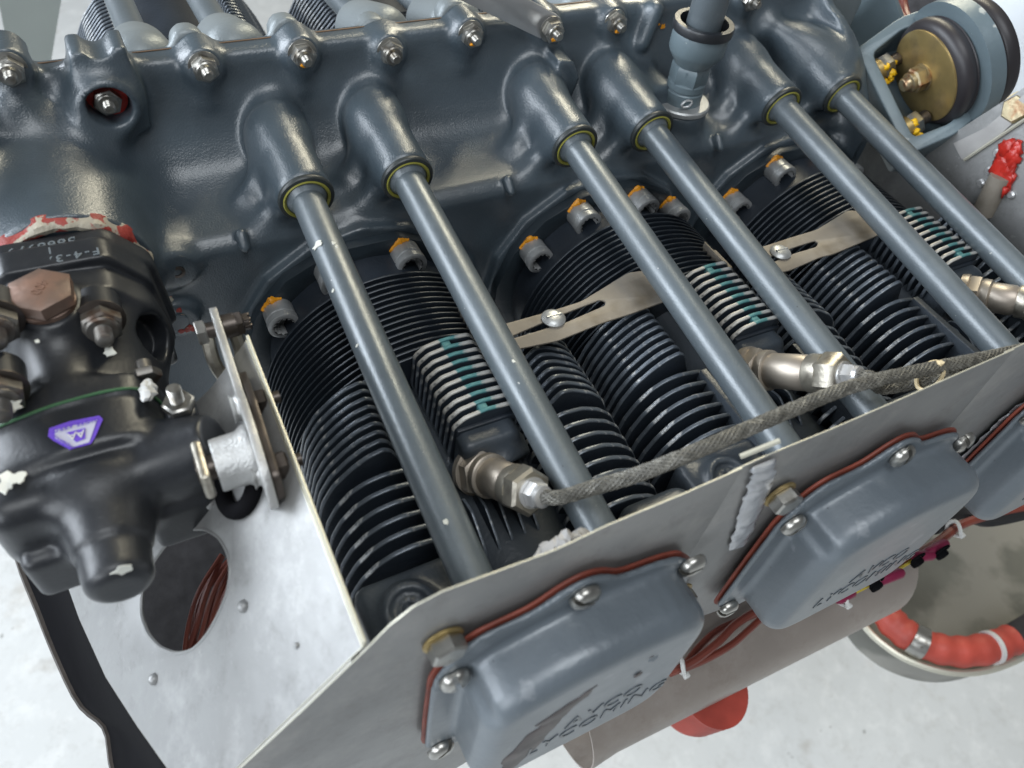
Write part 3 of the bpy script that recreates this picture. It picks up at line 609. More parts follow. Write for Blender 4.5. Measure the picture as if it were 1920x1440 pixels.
# paint chips on the first tube
def tube_pt(t, i, ang, r=.9):
    o_ = [(-2.95, -3.25), (2.9, 2.8)][i % 2]; xc = XC[i // 2]; p0 = V3((xc + o_[0], -8.0, 10.72)); p1 = V3((xc + o_[1], -31.5, 7.75)); c = p0 + (p1 - p0) * t
    nrm = V3((math.sin(ang), 0, math.cos(ang))); return c + nrm * r, nrm
for t, i, a, r_, sd in ((.175, 0, -.75, .3, 1), (.19, 0, .15, .13, 2), (.2, 0, .25, .1, 5), (.45, 0, -.95, .1, 3), (.87, 0, -.3, .16, 4), (.6, 1, -.1, .12, 7), (.3, 0, -1.0, .12, 8)):
    b = MB(); c, nn = tube_pt(t, i, a); chip(b, c, nn, r_, sd, 0, asp=(.8, 1.2)); b.build('bare_chip', 'chipwhite', tubes[i])

for u, v, y_, r_, m_ in ((1243, 50, -.8, .2, 'orange'), (1236, 46, -.8, .08, 'orange')):
    b = MB(); chip(b, px(u, v, 'y', y_), (0, -1, .2), r_, int(u), 0); b.build('paint_speck', m_, cc)
# ---- rocker covers
fl_out = [(-6.45, -1.0), (-6.45, 3), (-6.35, 7.7), (-5.5, 9.6), (-4.6, 10.2), (-2.4, 10.35), (-1.3, 11.1), (-.35, 11.35), (.6, 11.0), (1.5, 10.1), (3.6, 9.75), (4.7, 9.3), (6.0, 7.6), (6.35, 4), (6.2, -1.0), (5.2, -2.2), (-5.2, -2.2)]
g = SDF((-7.2, -38.2, -3.2), (7.6, -33.2, 12.2), .14)
g.poly(rnd_poly(fl_out, .6), 'y', -34.0, -33.72, r=.1)
g.poly(rnd_poly([(-5.15, -1.8), (-5.1, 8.3), (-1.2, 9.5), (5.35, 8.9), (5.4, -1.8)], 2.6, 7), 'y', -36.45, -33.2, .3, r=.95)
for x_, z_ in ((-.3, 10.3), (-5.5, 7.6), (-5.7, -1.3), (5.4, 8.4), (5.75, -1.3)):
    g.cone((x_, -34.05, z_), (x_, -36.5, z_), .72, .8, .25, 'c', edge=0)
cov_me = g.mesh('cover_pressing', ['cover'], O0, 0, 1); del g
def gasket_mesh():
    return plate_mesh('gasket', [rnd_poly([(x * 1.007, (z - 4) * 1.007 + 4) for x, z in fl_out], .6)], XF(-33.6), .12, .03, ['gasket'])
gk = gasket_mesh()
def screw_mesh():
    b = MB(); b.lathe([(.62, 0), (.64, .12), (.58, .3), (.4, .42), (.12, .46)], (0, 0, 0), (0, -1, 0), 28)
    m_ = b.mesh('cover_screw', ['steel'], O0); return m_
def screw2():
    b = MB(); a = .11
    # domed head in two halves with an open slot between them
    for sg in (-1, 1):
        R = []
        for r, h in ((.62, 0), (.64, .14), (.58, .3), (.38, .42)):
            ring = [];
            for i in range(15):
                t = math.pi * i / 14; xx = r * math.cos(t); yy = r * math.sin(t)
                ring.append((xx, -h, sg * (max(yy, 0) * (r - a) / r + a)))
            R.append(ring if sg > 0 else ring[::-1])
        b.rings(R)
    b.lathe([(.5, 0), (.5, .16)], (0, 0, 0), (0, -1, 0), 20); return b.mesh('cover_screw', ['steel'], O0)
sc = screw2()
def lettering():
    fr = ((.95, -36.447, 2.1), (1, 0, .0), (0, -.0, 1.2), (0, -1, 0))
    return text_mesh('AVCO\nLYCOMING', 1.34, .045, fr, ['letter'], sp=1.12)
lt = lettering()
for k, xc in enumerate(XC):
    rc_ = bpy.data.objects.new('rocker_cover', None); COL.objects.link(rc_); rc_.parent = eng; ORG[rc_.name] = V3((xc, 0, 0)); rc_.location = Vector(V3((xc, 0, 0)) - ORG[eng.name]) * S
    addm('cover_pressing', cov_me, rc_, (0, 0, 0)); addm('gasket', gk, rc_, (0, 0, 0)); addm('embossed_lettering', lt, rc_, (0, 0, 0))
    for i, (x_, z_) in enumerate(((-.3, 10.3), (-5.5, 7.6), (-5.7, -1.3), (5.4, 8.4), (5.75, -1.3))):
        o = addm('cover_screw', sc, rc_, (x_, -34.0, z_)); o.rotation_euler = (0, .5 + i * .9 + k, 0)
    if k == 0:
        # flaked paint on the first cover
        b = MB(); pts = [(-.9, 6.1), (.5, 6.9), (.45, 6.2), (-.1, 5.5), (-.55, 4.4), (-.9, 3.0), (-1.3, 1.4), (-1.9, .1), (-2.6, -.9), (-3.3, -.6), (-2.9, .6), (-3.1, 2.0), (-2.6, 2.9), (-2.3, 4.2), (-1.6, 4.9), (-1.9, 5.4)]
        pp = []
        for i in range(len(pts)):
            a, c_ = V3(pts[i]), V3(pts[(i + 1) % len(pts)])
            for t in range(4): q_ = a + (c_ - a) * t / 4 + V3((random.uniform(-.09, .09), random.uniform(-.09, .09))); pp.append(tuple(q_))
        me = plate_mesh('paint_flake', [pp], XF(-36.46), .03, .008, ['chipbrown']); addm('flaked_patch', me, rc_, (-1.0, 0, .2))
        for x_, y_, z_, r_, sd in ((1.3, -36.3, 7.9, .22, 11), (2.1, -36.35, 7.6, .36, 12), (2.3, -36.45, 7.0, .28, 13), (3.4, -36.2, 8.0, .28, 14), (.2, -36.3, 7.7, .2, 15), (1.9, -36.5, 5.6, .26, 16)):
            b = MB(); chip(b, (x_, y_, z_), (0, -1, .35 if z_ > 6.5 else 0), r_, sd, 0); b.build('paint_blister', 'chipbrown' if sd in (16, 12) else 'cover', rc_)
# baffle retaining bolts
for u, v, k in ((842, 1225, 0), (1477, 945, 1), (1283, 1130, 0)):
    p = px(u, v, 'y', -33.9); b = nut_mb((p[0], -33.35, p[2]), (0, -1, 0), .78, .75, 0, ph=.4); b = MB()
    b.lathe([(.76, 0), (.8, .04), (.8, .12), (.74, .15)], (p[0], -33.3, p[2]), (0, -1, 0), 28, 1); b.hexa((p[0], -33.47, p[2]), (0, -1, 0), .72, .62, 0, .35); b.build('head_bolt', ['steel', 'cadmium'], cyls[k])
# ================================================================== baffles
def bpx(u, v): p = px(u, v, 'y', -33.2); return (p[0], p[2])
yF = ((0, -33.2, 0), (1, 0, 0), (0, 0, 1), (0, -1, 0))
top1 = [bpx(*q) for q in ((450, 1440), (560, 1338), (685, 1218), (730, 1172), (775, 1137), (830, 1108), (880, 1090), (1040, 1031), (1140, 984), (1290, 922), (1392, 877))]
seam1 = bpx(1392, 877)
p1 = [(-19.5, -1.5)] + top1 + [(seam1[0], -3), (4.0, -9.8), (-3.2, -10.8), (-9, -13), (-15, -9)]
plate('side_baffle', [p1], yF, .06, .015, ['baf', 'bafedge'], rim=1, label='front grey side baffle panel round the nearest rocker cover', cat='baffle')
yG = ((0, -33.11, 0), (1, 0, 0), (0, 0, 1), (0, -1, 0))
t2 = [bpx(*q) for q in ((1380, 884), (1440, 857), (1560, 808), (1680, 756), (1800, 703), (1905, 657))]
s2 = t2[-1]
p2 = [(t2[0][0] - .5, -2.6), (t2[0][0] - .5, t2[0][1] - .25)] + t2 + [(s2[0] + 1.2, 0), (s2[0] + .5, -5), (22, -7.0), (14, -5.4)]
plate('side_baffle', [p2], yG, .06, .015, ['baf', 'bafedge'], rim=1, label='middle grey side baffle panel behind the second rocker cover', cat='baffle')
p3 = [(s2[0] - .4, -4), (s2[0] - .4, s2[1] - .1), (s2[0] + 6, s2[1] + .2), (s2[0] + 15, s2[1] + .5), (s2[0] + 15, -8), (s2[0] + 4, -8)]
yH = ((0, -33.02, 0), (1, 0, 0), (0, 0, 1), (0, -1, 0))
plate('side_baffle', [p3], yH, .06, .015, ['baf', 'bafedge'], rim=1, label='rear grey side baffle panel at the right edge', cat='baffle')
def seambead(pts, wd, name, label, mt='sealant', yb=-33.3, seed=0):
    b = MB(); P_ = smoothpath([px(u, v, 'y', yb) for u, v in pts], 7); R = []
    for i, c in enumerate(P_):
        t = i / (len(P_) - 1); w_ = wd * (.75 + .35 * noise.noise(Vector((i * .5, seed, 0))) + .2 * math.sin(t * 3.1)); hh = .16 * (1 + .9 * noise.noise(Vector((i * .8, seed + 5, 1))))
        R.append([c + V3((w_ * math.cos(a) * (1 + .3 * noise.noise(Vector((i * 1.1, a, seed)))), -max(math.sin(a), -.1) * hh * (1 + .6 * noise.noise(Vector((i * .7, a * 2, seed)))), 0)) for a in [2 * math.pi * k / 14 for k in range(14)]])
    b.rings(R); return b.build(name, mt, None, 0 or 60, label, 'sealant')
seambead([(1432, 868), (1428, 900), (1414, 940), (1398, 985), (1384, 1022)], .75, 'sealant_bead', 'silver sealant smear over the joint between the first and second covers')
seambead([(1918, 755), (1880, 790), (1840, 830), (1800, 868), (1775, 900)], .8, 'sealant_bead', 'silver sealant smear running down the joint at the right edge', seed=4)
b = MB(); b.tube([px(1388, 856, 'y', -32.6), px(1462, 826, 'y', -32.9)], .12, 6); b.build('joint_clip', 'bafedge', None, label='thin bent metal clip on the baffle edge above the sealant', cat='clip')
# front ramp (white silver sheet) with its round hole
o_ = V3((-8.62, 0, 11.75)); uu = V3((-4.95, 0, -6.2)); uu /= np.linalg.norm(uu); vv = V3((0, -1, 0)); ww = np.cross(uu, vv)
if ww[2] < 0: ww = -ww
def rpx(u, v):
    d = RC.T @ np.array([u - 960, v - 720, FPX]); t = ((o_ - CAM) @ ww) / (d @ ww); W = CAM + t * d; return ((W - o_) @ uu, (W - o_) @ vv)
edge = [rpx(*q) for q in ((60, 985), (118, 1070), (150, 1160), (200, 1270), (258, 1360), (315, 1440), (372, 1500))]
outer = [(0, 18.3), (0, 33.1), (9.5, 33.1)] + edge[::-1] + [(17, 15.5), (3, 18.3)]
hp = [rpx(*q) for q in ((262, 1130), (434, 1060), (375, 991), (330, 1226))]
hc = ((hp[0][0] + hp[1][0]) / 2, (hp[0][1] + hp[1][1]) / 2)
hole = []
for q in ((264, 1150), (267, 1100), (285, 1055), (315, 1015), (350, 993), (385, 990), (412, 1008), (428, 1035), (434, 1070), (428, 1110), (412, 1150), (390, 1190), (362, 1220), (332, 1227), (300, 1215), (276, 1188)): hole.append(rpx(*q))
ramp = plate('inlet_ramp', [outer, rnd_poly(hole, .5)[::-1]], (o_, uu, vv, ww), .1, .02, ['sheet', 'bafedge'], rim=1, label='pale silver inlet ramp sheet with a round hole, below the black governor', cat='baffle')
# turned lip at the engine side of the ramp
b = MB(); b.box(o_ + V3((.06, -25.7, .12)), (.14, 14.8, .5), bev=.05); b.build('folded_lip', 'bafedge', ramp)
b = MB()
rr_ = rnd_poly(hole, .5)
b.tube([o_ + uu * a + vv * c + ww * .0 for a, c in rr_], .09, 6, cap=False, closed=True); b.build('hole_rim', 'sheet', ramp)
for u, v in ((460, 1137), (292, 1273), (398, 945), (560, 1210)):
    a, c = rpx(u, v); b = MB(); b.blob(o_ + uu * a + vv * c + ww * .08, .26 if v != 1210 else .12, .1, flat=(1, 1, 1)); b.build('rivet', 'sheet', ramp)
# dark rubber seal along the ramp's edge
b = MB()
inn = [o_ + uu * a + vv * c - ww * .12 for a, c in edge]
outp = [px(u, v, 'z', -9.0) for u, v in ((20, 985), (38, 1060), (70, 1140), (103, 1222), (150, 1318), (198, 1362), (212, 1440), (240, 1530))]
inn = smoothpath(inn, 4); outp = smoothpath(outp, 4); K = min(len(inn), len(outp)); N = 24
def samp(P_, t): f_ = t * (len(P_) - 1); i = min(int(f_), len(P_) - 2); return P_[i] + (P_[i + 1] - P_[i]) * (f_ - i)
top_ = []; bot_ = []
for i in range(N + 1):
    a = samp(inn, i / N); c = samp(outp, i / N)
    row = [a + (c - a) * t + V3((0, 0, -1.6 * math.sin(math.pi * t))) for t in (0, .25, .5, .75, 1)]; top_.append(row)
vs = [p for r in top_ for p in r] + [p - V3((0, 0, .3)) for r in top_ for p in r]; fs = []; m5 = (N + 1) * 5
for i in range(N):
    for j in range(4):
        q = i * 5 + j; fs.append((q, q + 1, q + 6, q + 5)); fs.append((m5 + q, m5 + q + 5, m5 + q + 6, m5 + q + 1))
    q = i * 5; fs.append((q, q + 5, m5 + q + 5, m5 + q)); q += 4; fs.append((q, m5 + q, m5 + q + 5, q + 5))
b.add(vs, fs)
b.tube([p + V3((0, 0, -.1)) for p in [top_[i][4] for i in range(N + 1)]], .22, 6, mi=1)
b.build('baffle_seal', ['rubber', 'darksteel'], None, label='black rubber baffle seal strip curving along the ramp at lower left', cat='seal strip')
# what shows through the hole: dark bay with red wires
b = MB(); c0 = px(330, 1120, 'z', -10)
vs = []
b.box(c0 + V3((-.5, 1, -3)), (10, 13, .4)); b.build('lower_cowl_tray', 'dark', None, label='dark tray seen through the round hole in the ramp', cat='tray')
for i in range(9):
    jt = (0, 7, -5, 4, 9, -6, 3, -3, 5)[i]
    b = MB(); q = [px(u + (jt if v in (1180, 1110) else -jt), v, 'z', -4 - .6 * (i % 3)) for u, v in ((345 + 9 * i, 1235), (352 + 8 * i, 1180), (372 + 8 * i, 1110), (415 + 8 * i, 1040 + 3 * i))]
    b.tube(smoothpath(q, 6), .13 + .05 * (i % 3), 8); b.build('red_lead', 'wire', None, label='red brown wire seen through the round hole, number %d from the left edge of the bundle' % (i + 1) if 0 else ('leftmost', 'second', 'third', 'fourth', 'middle', 'sixth', 'seventh', 'eighth', 'rightmost')[i] + ' red brown wire from the left in the bundle seen through the round ramp hole', cat='wire', group='red wires seen through the ramp hole')
# ================================================================== inter-cylinder straps
def strap(k, label):
    T = lambda u, v, z=7.75: px(u, v, 'z', z)
    pts = [(T(*q)[0], T(*q)[1]) for q in ([(905, 620), (1040, 582), (1090, 566), (1178, 512), (1240, 505), (1262, 560), (1180, 590), (1130, 606), (1045, 640), (940, 662), (915, 650)] if k == 0 else [(1385, 478), (1480, 447), (1530, 432), (1590, 395), (1640, 400), (1650, 440), (1560, 478), (1540, 482), (1480, 508), (1420, 520), (1395, 500)])]
    slot = [(T(*q)[0], T(*q)[1]) for q in ([(905, 640), (1060, 588), (1125, 563), (1136, 566), (1134, 574), (1060, 606), (915, 650)] if k == 0 else [(1440, 484), (1490, 464), (1528, 452), (1534, 456), (1530, 464), (1490, 476), (1445, 494)])]
    if k == 0: pts_ = [pts[:]]
    o = plate('baffle_strap', [rnd_poly(pts, .3), rnd_poly(slot[1:] if k == 0 else slot, .25)[::-1]], ((0, 0, 7.75), (1, 0, 0), (0, 1, 0), (0, 0, 1)), .12, .03, ['strap'], label=label, cat='strap')
    c = T(1037, 600) if k == 0 else T(1462, 476)
    b = MB(); b.lathe([(.66, 0), (.68, .08), (.56, .2), (.34, .28), (.1, .3)], c + V3((0, 0, .08)), (0, 0, 1), 24); b.tube([c + V3((-.45, 0, .36)), c + V3((.45, 0, .36))], .06, 6); b.build('strap_screw', 'nutgrey', o)
    return o
s0 = strap(0, 'tan slotted metal strap between the first and second cylinders')
s1 = strap(1, 'tan slotted metal strap between the second and third cylinders')
for (u, v, z), lab in (((850, 585, 7.2), 'small bent tan tab beside the first spark plug fins'), ((1315, 465, 7.2), 'small bent tan tab beside the second spark plug fins')):
    p = px(u, v, 'z', z); b = MB(); b.box(p + V3((.5, -.6, -.6)), (.1, 1.9, 1.4), bev=.03); b.box(p + V3((1.1, -.6, -.9)), (1.2, 1.8, .1)); b.build('baffle_tab', 'strap', None, label=lab, cat='bracket')
# ================================================================== spark plugs and leads
def spark(u0, u1, y0, y1, label):
    a = px(*u0, 'y', y0); e_ = px(*u1, 'y', y1); d = e_ - a; L_ = np.linalg.norm(d); d /= L_
    t = thing('spark_plug', label, 'spark plug', a)
    b = MB(); b.lathe([(1.2, -.3), (1.25, 0), (1.25, .12), (1.0, .2)], a, d, 30); b.hexa(a + d * .15, d, 1.22, .75, 0, .3); b.lathe([(1.02, .85), (1.1, 1.0), (1.1, 1.35), (1.0, 1.42)], a, d, 30); b.build('plug_hexagon', 'plug', t)
    b = MB(); b.lathe([(.9, 1.4), (.95, 1.5), (.95, L_ * .62), (.88, L_ * .64), (.88, L_ * .68)], a, d, 30); b.build('plug_barrel', 'plug', t)
    b = MB(); b.lathe([(.98, L_ * .66), (1.02, L_ * .68), (1.02, L_ * .8)], a, d, 30); b.hexa(a + d * L_ * .78, d, 1.14, L_ * .2, 0, .1); b.build('coupling_nut', 'plugold', t)
    b = MB(); b.lathe([(.72, L_ * .97), (.72, L_ * 1.0)], a, d, 24); b.hexa(a + d * L_ * .99, d, .62, .62, 0, .5); b.lathe([(.5, L_ + .55), (.5, L_ + .75), (.4, L_ + .8)], a, d, 20); b.build('lead_ferrule', 'alu', t)
    return a, e_, d, L_
P1 = spark((893, 882), (1000, 925), -24.7, -28.4, 'spark plug with braided lead under the nearest finned block')
P2 = spark((1405, 692), (1585, 704), -25.2, -29.4, 'spark plug beside the middle tubes, running into the braided lead')
P3 = spark((1808, 550), (1960, 572), -25.0, -28.6, 'spark plug cut off by the right edge of the picture')
def lead(pts, r, label, tight=False):
    P_ = smoothpath(pts, 26); L_ = [0]
    for i in range(1, len(P_)): L_.append(L_[-1] + np.linalg.norm(P_[i] - P_[i - 1]))
    # resample evenly, then plait flat strands round the core
    tot = L_[-1]; st_ = .08; n = int(tot / st_); Q = [V3([np.interp(i * tot / n, L_, [p[j] for p in P_]) for j in range(3)]) for i in range(n + 1)]
    t = thing('ignition_lead', label, 'ignition lead', Q[0])
    b = MB(); b.tube(Q, r * .93, 14); b.build('sleeve', 'braid', t)
    b = MB(); T = [Q[min(i + 1, n)] - Q[max(i - 1, 0)] for i in range(n + 1)]; u, v, _ = basis(T[0], (0, 0, 1)); fr = []
    for i in range(n + 1):
        tt = T[i] / np.linalg.norm(T[i]); u = u - tt * (u @ tt); u /= np.linalg.norm(u); fr.append((u.copy(), np.cross(tt, u)))
    ns = 10
    for sgn in (1, -1):
        for k in range(ns):
            pts_ = []
            for i in range(0, n + 1):
                a = sgn * i * st_ / (r * 1.7) + 2 * math.pi * k / ns; wv = .035 * math.sin(ns * (i * st_ / (r * 1.7)) + (0 if sgn > 0 else math.pi) + k * math.pi)
                pts_.append(Q[i] + (fr[i][0] * math.cos(a) + fr[i][1] * math.sin(a)) * (r * .93 + wv * r + .01))
            b.tube(pts_, r * .2, 4, cap=False)
    o = b.build('braid', 'braid', t, 60); tag(o, kind='stuff'); return t
a, e_, d, L_ = P1; st = e_ + d * .5
lead([st, st + d * .9 + V3((.3, 0, .1)), px(1110, 915, 'y', -30.2), px(1200, 888, 'y', -30.9), px(1300, 848, 'y', -31.3), px(1400, 805, 'y', -31.3), px(1500, 762, 'y', -31.2), px(1600, 724, 'y', -31.2), px(1700, 700, 'y', -31.4), px(1800, 680, 'y', -31.7), px(1930, 652, 'y', -32.0), px(2050, 620, 'y', -32)], .285, 'long grey braided ignition lead from the nearest spark plug along the baffle')
a, e_, d, L_ = P2; st = e_ + d * .5
lead([st, st + d * .8, px(1650, 728, 'y', -30.6), px(1700, 722, 'y', -31.0), px(1740, 713, 'y', -31.4), px(1800, 698, 'y', -31.8), px(1930, 668, 'y', -32.2), px(2050, 640, 'y', -32.2)], .27, 'shorter braided ignition lead tied under the long one')
c = px(1745, 700, 'y', -31.5); b = MB(); u_, v_, d_ = basis(px(1800, 682, 'y', -31.4) - px(1700, 708, 'y', -31.4))
b.tube([c + (u_ * .5 * math.cos(a) + v_ * .85 * math.sin(a)) + V3((0, -.05, -.15)) for a in [2 * math.pi * k / 28 for k in range(28)]], .1, 8, cap=False, closed=True)
b.blob(c + V3((-.1, -.1, .85)), .17, .6, seed=3); b.build('lacing_tie', 'tie', None, label='cream cord tie binding two braided leads together', cat='cable tie')
# white sealed fitting peeking over the baffle
p = px(1050, 1022, 'y', -32.0); b = MB()
for i in range(8): b.blob(p + V3((-.7 + .25 * i, .1 * math.sin(i * 2), -.25 * abs(i - 4) * .4 + .1)), .34, .7, seed=i, sub=2)
b.build('sealant_lump', 'greysealant', None, label='pale crusty sealant lump behind the baffle edge', cat='sealant')
# ================================================================== oil filler
of = thing('oil_filler_tube', 'blue grey oil filler neck with a flared glossy black collar', 'oil filler', (24.35, -5.1, 10.5))
Z = (0, 0, 1)
b = MB(); b.lathe([(1.9, -.25), (2.02, -.15), (2.02, .1), (1.92, .2), (1.2, .22)], (24.35, -5.1, 10.5), Z, 40); b.build('seat_ring', 'nutgrey', of)
b = MB(); b.lathe([(1.32, .1), (1.32, 1.0), (1.2, 1.1), (1.3, 1.2), (1.3, 1.6), (1.15, 1.7), (1.15, 2.6)], (24.35, -5.1, 10.5), Z, 36); b.hexa((24.35, -5.1, 12.0), Z, 1.32, 1.35, 0, .2); b.lathe([(1.2, 2.8), (1.4, 3.1), (1.7, 3.5), (1.85, 3.8), (1.85, 5.1), (1.78, 5.2)], (24.35, -5.1, 10.5), Z, 40, cap1=False); b.build('neck', 'mountpaint', of)
b = MB(); b.lathe([(1.85, 5.0), (1.98, 5.05), (2.0, 5.5), (1.94, 5.62), (1.6, 5.62), (1.55, 5.4), (1.5, 4.6), (1.4, 4.4)], (24.35, -5.1, 10.5), Z, 40, cap0=False); b.build('black_collar', 'black', of)
b = MB(); b.lathe([(1.15, 4.4), (1.15, 5.4), (1.15, 12)], (24.35, -5.1, 10.5), Z, 36); b.build('dipstick_tube', 'tube', of)
b = MB(); pc = V3((23.7, -6.35, 11.2))
for j in range(2):
    Q = [pc + V3((.42 * math.cos(a), -.1 + .06 * math.cos(9 * a + j * 3.14), .26 * math.sin(a) + .03 * math.sin(9 * a + j * 3.14))) for a in [2 * math.pi * k / 60 for k in range(60)]]; b.tube(Q, .045, 6, cap=False, closed=True)
b.build('lock_wire', 'alu', of)
# ================================================================== strap bar on the spine
e1 = px(1033, 53, 'y', -1.3); e0 = px(905, -12, 'y', -1.0); dd = e1 - e0; dd /= np.linalg.norm(dd); nn = V3((0, -1, .0)); sd_ = np.cross(dd, nn); sd_ /= np.linalg.norm(sd_); nn = np.cross(sd_, dd); 
bar = [(-8, -1.0), (0, -.98)] + [(LL_ * 1.0, 0) for LL_ in ()] ; LB = np.linalg.norm(e1 - e0)
bar = [(-8, -.95), (LB, -.85)] + [(LB + .85 * math.sin(a), -.85 * math.cos(a)) for a in (.4, .8, 1.2, 1.57, 1.97, 2.37, 2.77)] + [(LB, .85), (-8, .95)]
plate('support_bar', [bar], (e0 + V3((0, .2, 0)), dd, sd_, nn), .3, .06, ['alu'], label='flat bare metal bar bolted on the crankcase spine at the top', cat='bracket')
# ================================================================== propeller governor
gv = thing('propeller_governor', 'glossy black propeller governor with violet sticker at lower left', 'governor', (-15.5, -18, 4.5))
g = SDF((-21.5, -30.5, 4.0), (-9.8, -8.6, 13.6), .13)
# stepped flange against the engine pad
g.poly(rnd_poly([(-18.6, 6), (-18.9, 10.4), (-17.6, 12.2), (-12.9, 12.1), (-11.3, 10.2), (-11.0, 6)], .4), 'y', -10.3, -9.0, 0, r=.2)
g.poly(rnd_poly([(-18.4, 6), (-18.6, 10.6), (-17.4, 12.5), (-13.1, 12.4), (-11.6, 10.4), (-11.3, 6)], .4), 'y', -11.6, -10.0, .15, r=.12)
g.poly(rnd_poly([(-18.3, 6), (-18.5, 10.4), (-17.2, 12.0), (-13.3, 11.9), (-11.9, 10.2), (-11.5, 6)], .4), 'y', -13.2, -11.2, .15, r=.15)
g.cone((-15.2, -11.5, 8.3), (-15.6, -18.2, 7.7), 3.3, 3.2, .8)
g.cone((-15.75, -14.2, 8.4), (-15.75, -14.2, 12.5), 1.9, 1.3, 1.6)          # pad under the plug
g.cap((-15.9, -14.5, 10.6), (-16.0, -17.5, 10.4), .9, .9, 1.6)
g.cone((-15.0, -12.4, 7.8), (-12.6, -14.0, 9.0), 2.1, 1.62, 1.0); g.cone((-13.1, -13.6, 8.7), (-11.6, -14.6, 9.6), 1.12, 1.12, .08, 'c', edge=0)  # side port
# joint flanges
g.poly(rnd_poly([(-20.1, 5.5), (-20.2, 9.6), (-18.8, 10.9), (-16.5, 11.35), (-14.6, 11.4), (-13.3, 11.2), (-12.6, 9.8), (-12.4, 5.5)], .6), 'y', -18.9, -17.7, .5, r=.2)
g.poly(rnd_poly([(-19.9, 5.5), (-20.0, 9.5), (-18.6, 10.8), (-16.4, 11.25), (-14.6, 11.3), (-13.4, 11.0), (-12.8, 9.8), (-12.6, 5.5)], .5), 'y', -21.2, -18.4, .15, r=.35)
g.box((-15.45, -21.5, 8.7), (4.15, 1.5, 2.05), .95, .5)
g.cone((-13, -21.5, 9.3), (-11.0, -21.9, 10.2), 1.45, 1.2, .6)               # control shaft boss
g.box((-13.1, -22.3, 6.9), (1.35, .95, 1.4), .35, .25); g.box((-17.9, -22.8, 6.9), (1.2, .9, 1.4), .45, .3)
g.cone((-15.7, -21.8, 8.9), (-15.7, -24.7, 8.9), 2.1, 1.45, .7)
g.cone((-15.7, -24.0, 8.9), (-15.7, -26.35, 8.9), 1.38, 1.22, .06, edge=.5)
gov_me = g.mesh('governor_body', ['black'], ORG[gv.name], 0, 1); del g
link('governor_body', gov_me, gv, ORG[gv.name])
def onx(p): return V3(p)
# gasket line
b = MB(); gp = rnd_poly([(-20.1, 5.5), (-20.2, 9.6), (-18.8, 10.92), (-16.5, 11.37), (-14.6, 11.42), (-13.3, 11.2), (-12.6, 9.8), (-12.4, 5.5)], .6)
b.tube([(a, -18.75, c) for a, c in gp if c > 5.6], .07, 6); b.build('green_gasket', 'gaskgreen', gv)
# hex plug, nuts
b = MB(); b.lathe([(1.15, 12.5), (1.17, 12.75), (1.1, 12.8)], (-15.75, -14.2, 0), (0, 0, 1), 30); b.hexa((-15.75, -14.2, 12.8), (0, 0, 1), 1.32, .75, 0, .45); o = b.build('hex_plug', 'rust', gv)
me = text_mesh('400', .6, .02, ((-15.75, -14.2, 13.56), (-.5, -.86, 0), (.86, -.5, 0), (0, 0, 1)), ['rust'], ORG[o.name] if o.name in ORG else (0, 0, 0)); link('stamped_digits', me, o, ORG[o.name])
for (u, v, y0, d_) in ((188, 598, -14.9, (0, -1, .12)), (-8, 600, -15.0, (0, -1, .12)), (0, 730, -17.9, (0, -1, .12))):
    p = px(u, v, 'y', y0); bb = nut_mb(p, d_, .82, .65, .85, ph=.3); bb.lathe([(.95, -1.2), (.95, 0)], p, d_, 24, 2); bb.build('mounting_nut', ['oldsteel', 'darksteel', 'black'], gv)
p = px(340, 772, 'y', -20.0); bb = MB(); bb.box(p + V3((0, .0, -.6)), (1.3, 1.4, 1.9), bev=.4, mi=1); bb.hexa(p + V3((0, 0, .3)), (0, 0, 1), .66, .45); 
pr = []
for k in range(9): pr += [(.3, .7 + k * .1), (.25, .75 + k * .1)]
bb.lathe(pr, p, (0, 0, 1), 14, 0); bb.lathe([(.3, -2.9), (.3, -1.5)], p + V3((.3, -.2, 0)), (0, 0, 1), 14, 2); bb.build('stop_screw', ['steel', 'black', 'darksteel'], gv)
p = px(277, 712, 'y', -17.9); bb = MB(); bb.hexa(p, (0, 1, .25), .62, .4); bb.lathe([(.32, .3), (.32, .9)], p, (0, 1, .25), 14); bb.build('flange_screw', 'oldsteel', gv)
b = MB()
for i in range(6): b.blob(px(277 + 3 * math.sin(i * 2), 722 + 4 * i, 'y', -18.6 - .17 * i), .26, .8, seed=i, sub=2)
b.build('white_paint_dab', 'zip', gv)
# embossed numbers
fr = lambda c, s: (c, (-1, 0, 0), (0, -1, 0), (0, 0, 1))
me = text_mesh('5868979', .72, .02, fr((-15.6, -9.75, 12.16), 1), ['castletter'], ORG[gv.name], sp=1.15, bev=.012); link('cast_number', me, gv, ORG[gv.name])
me = text_mesh('F-4-3A  4\n        16790', .68, .02, fr((-15.0, -10.85, 12.42), 1), ['castletter'], ORG[gv.name], sp=1.3, bev=.012); link('cast_number', me, gv, ORG[gv.name])
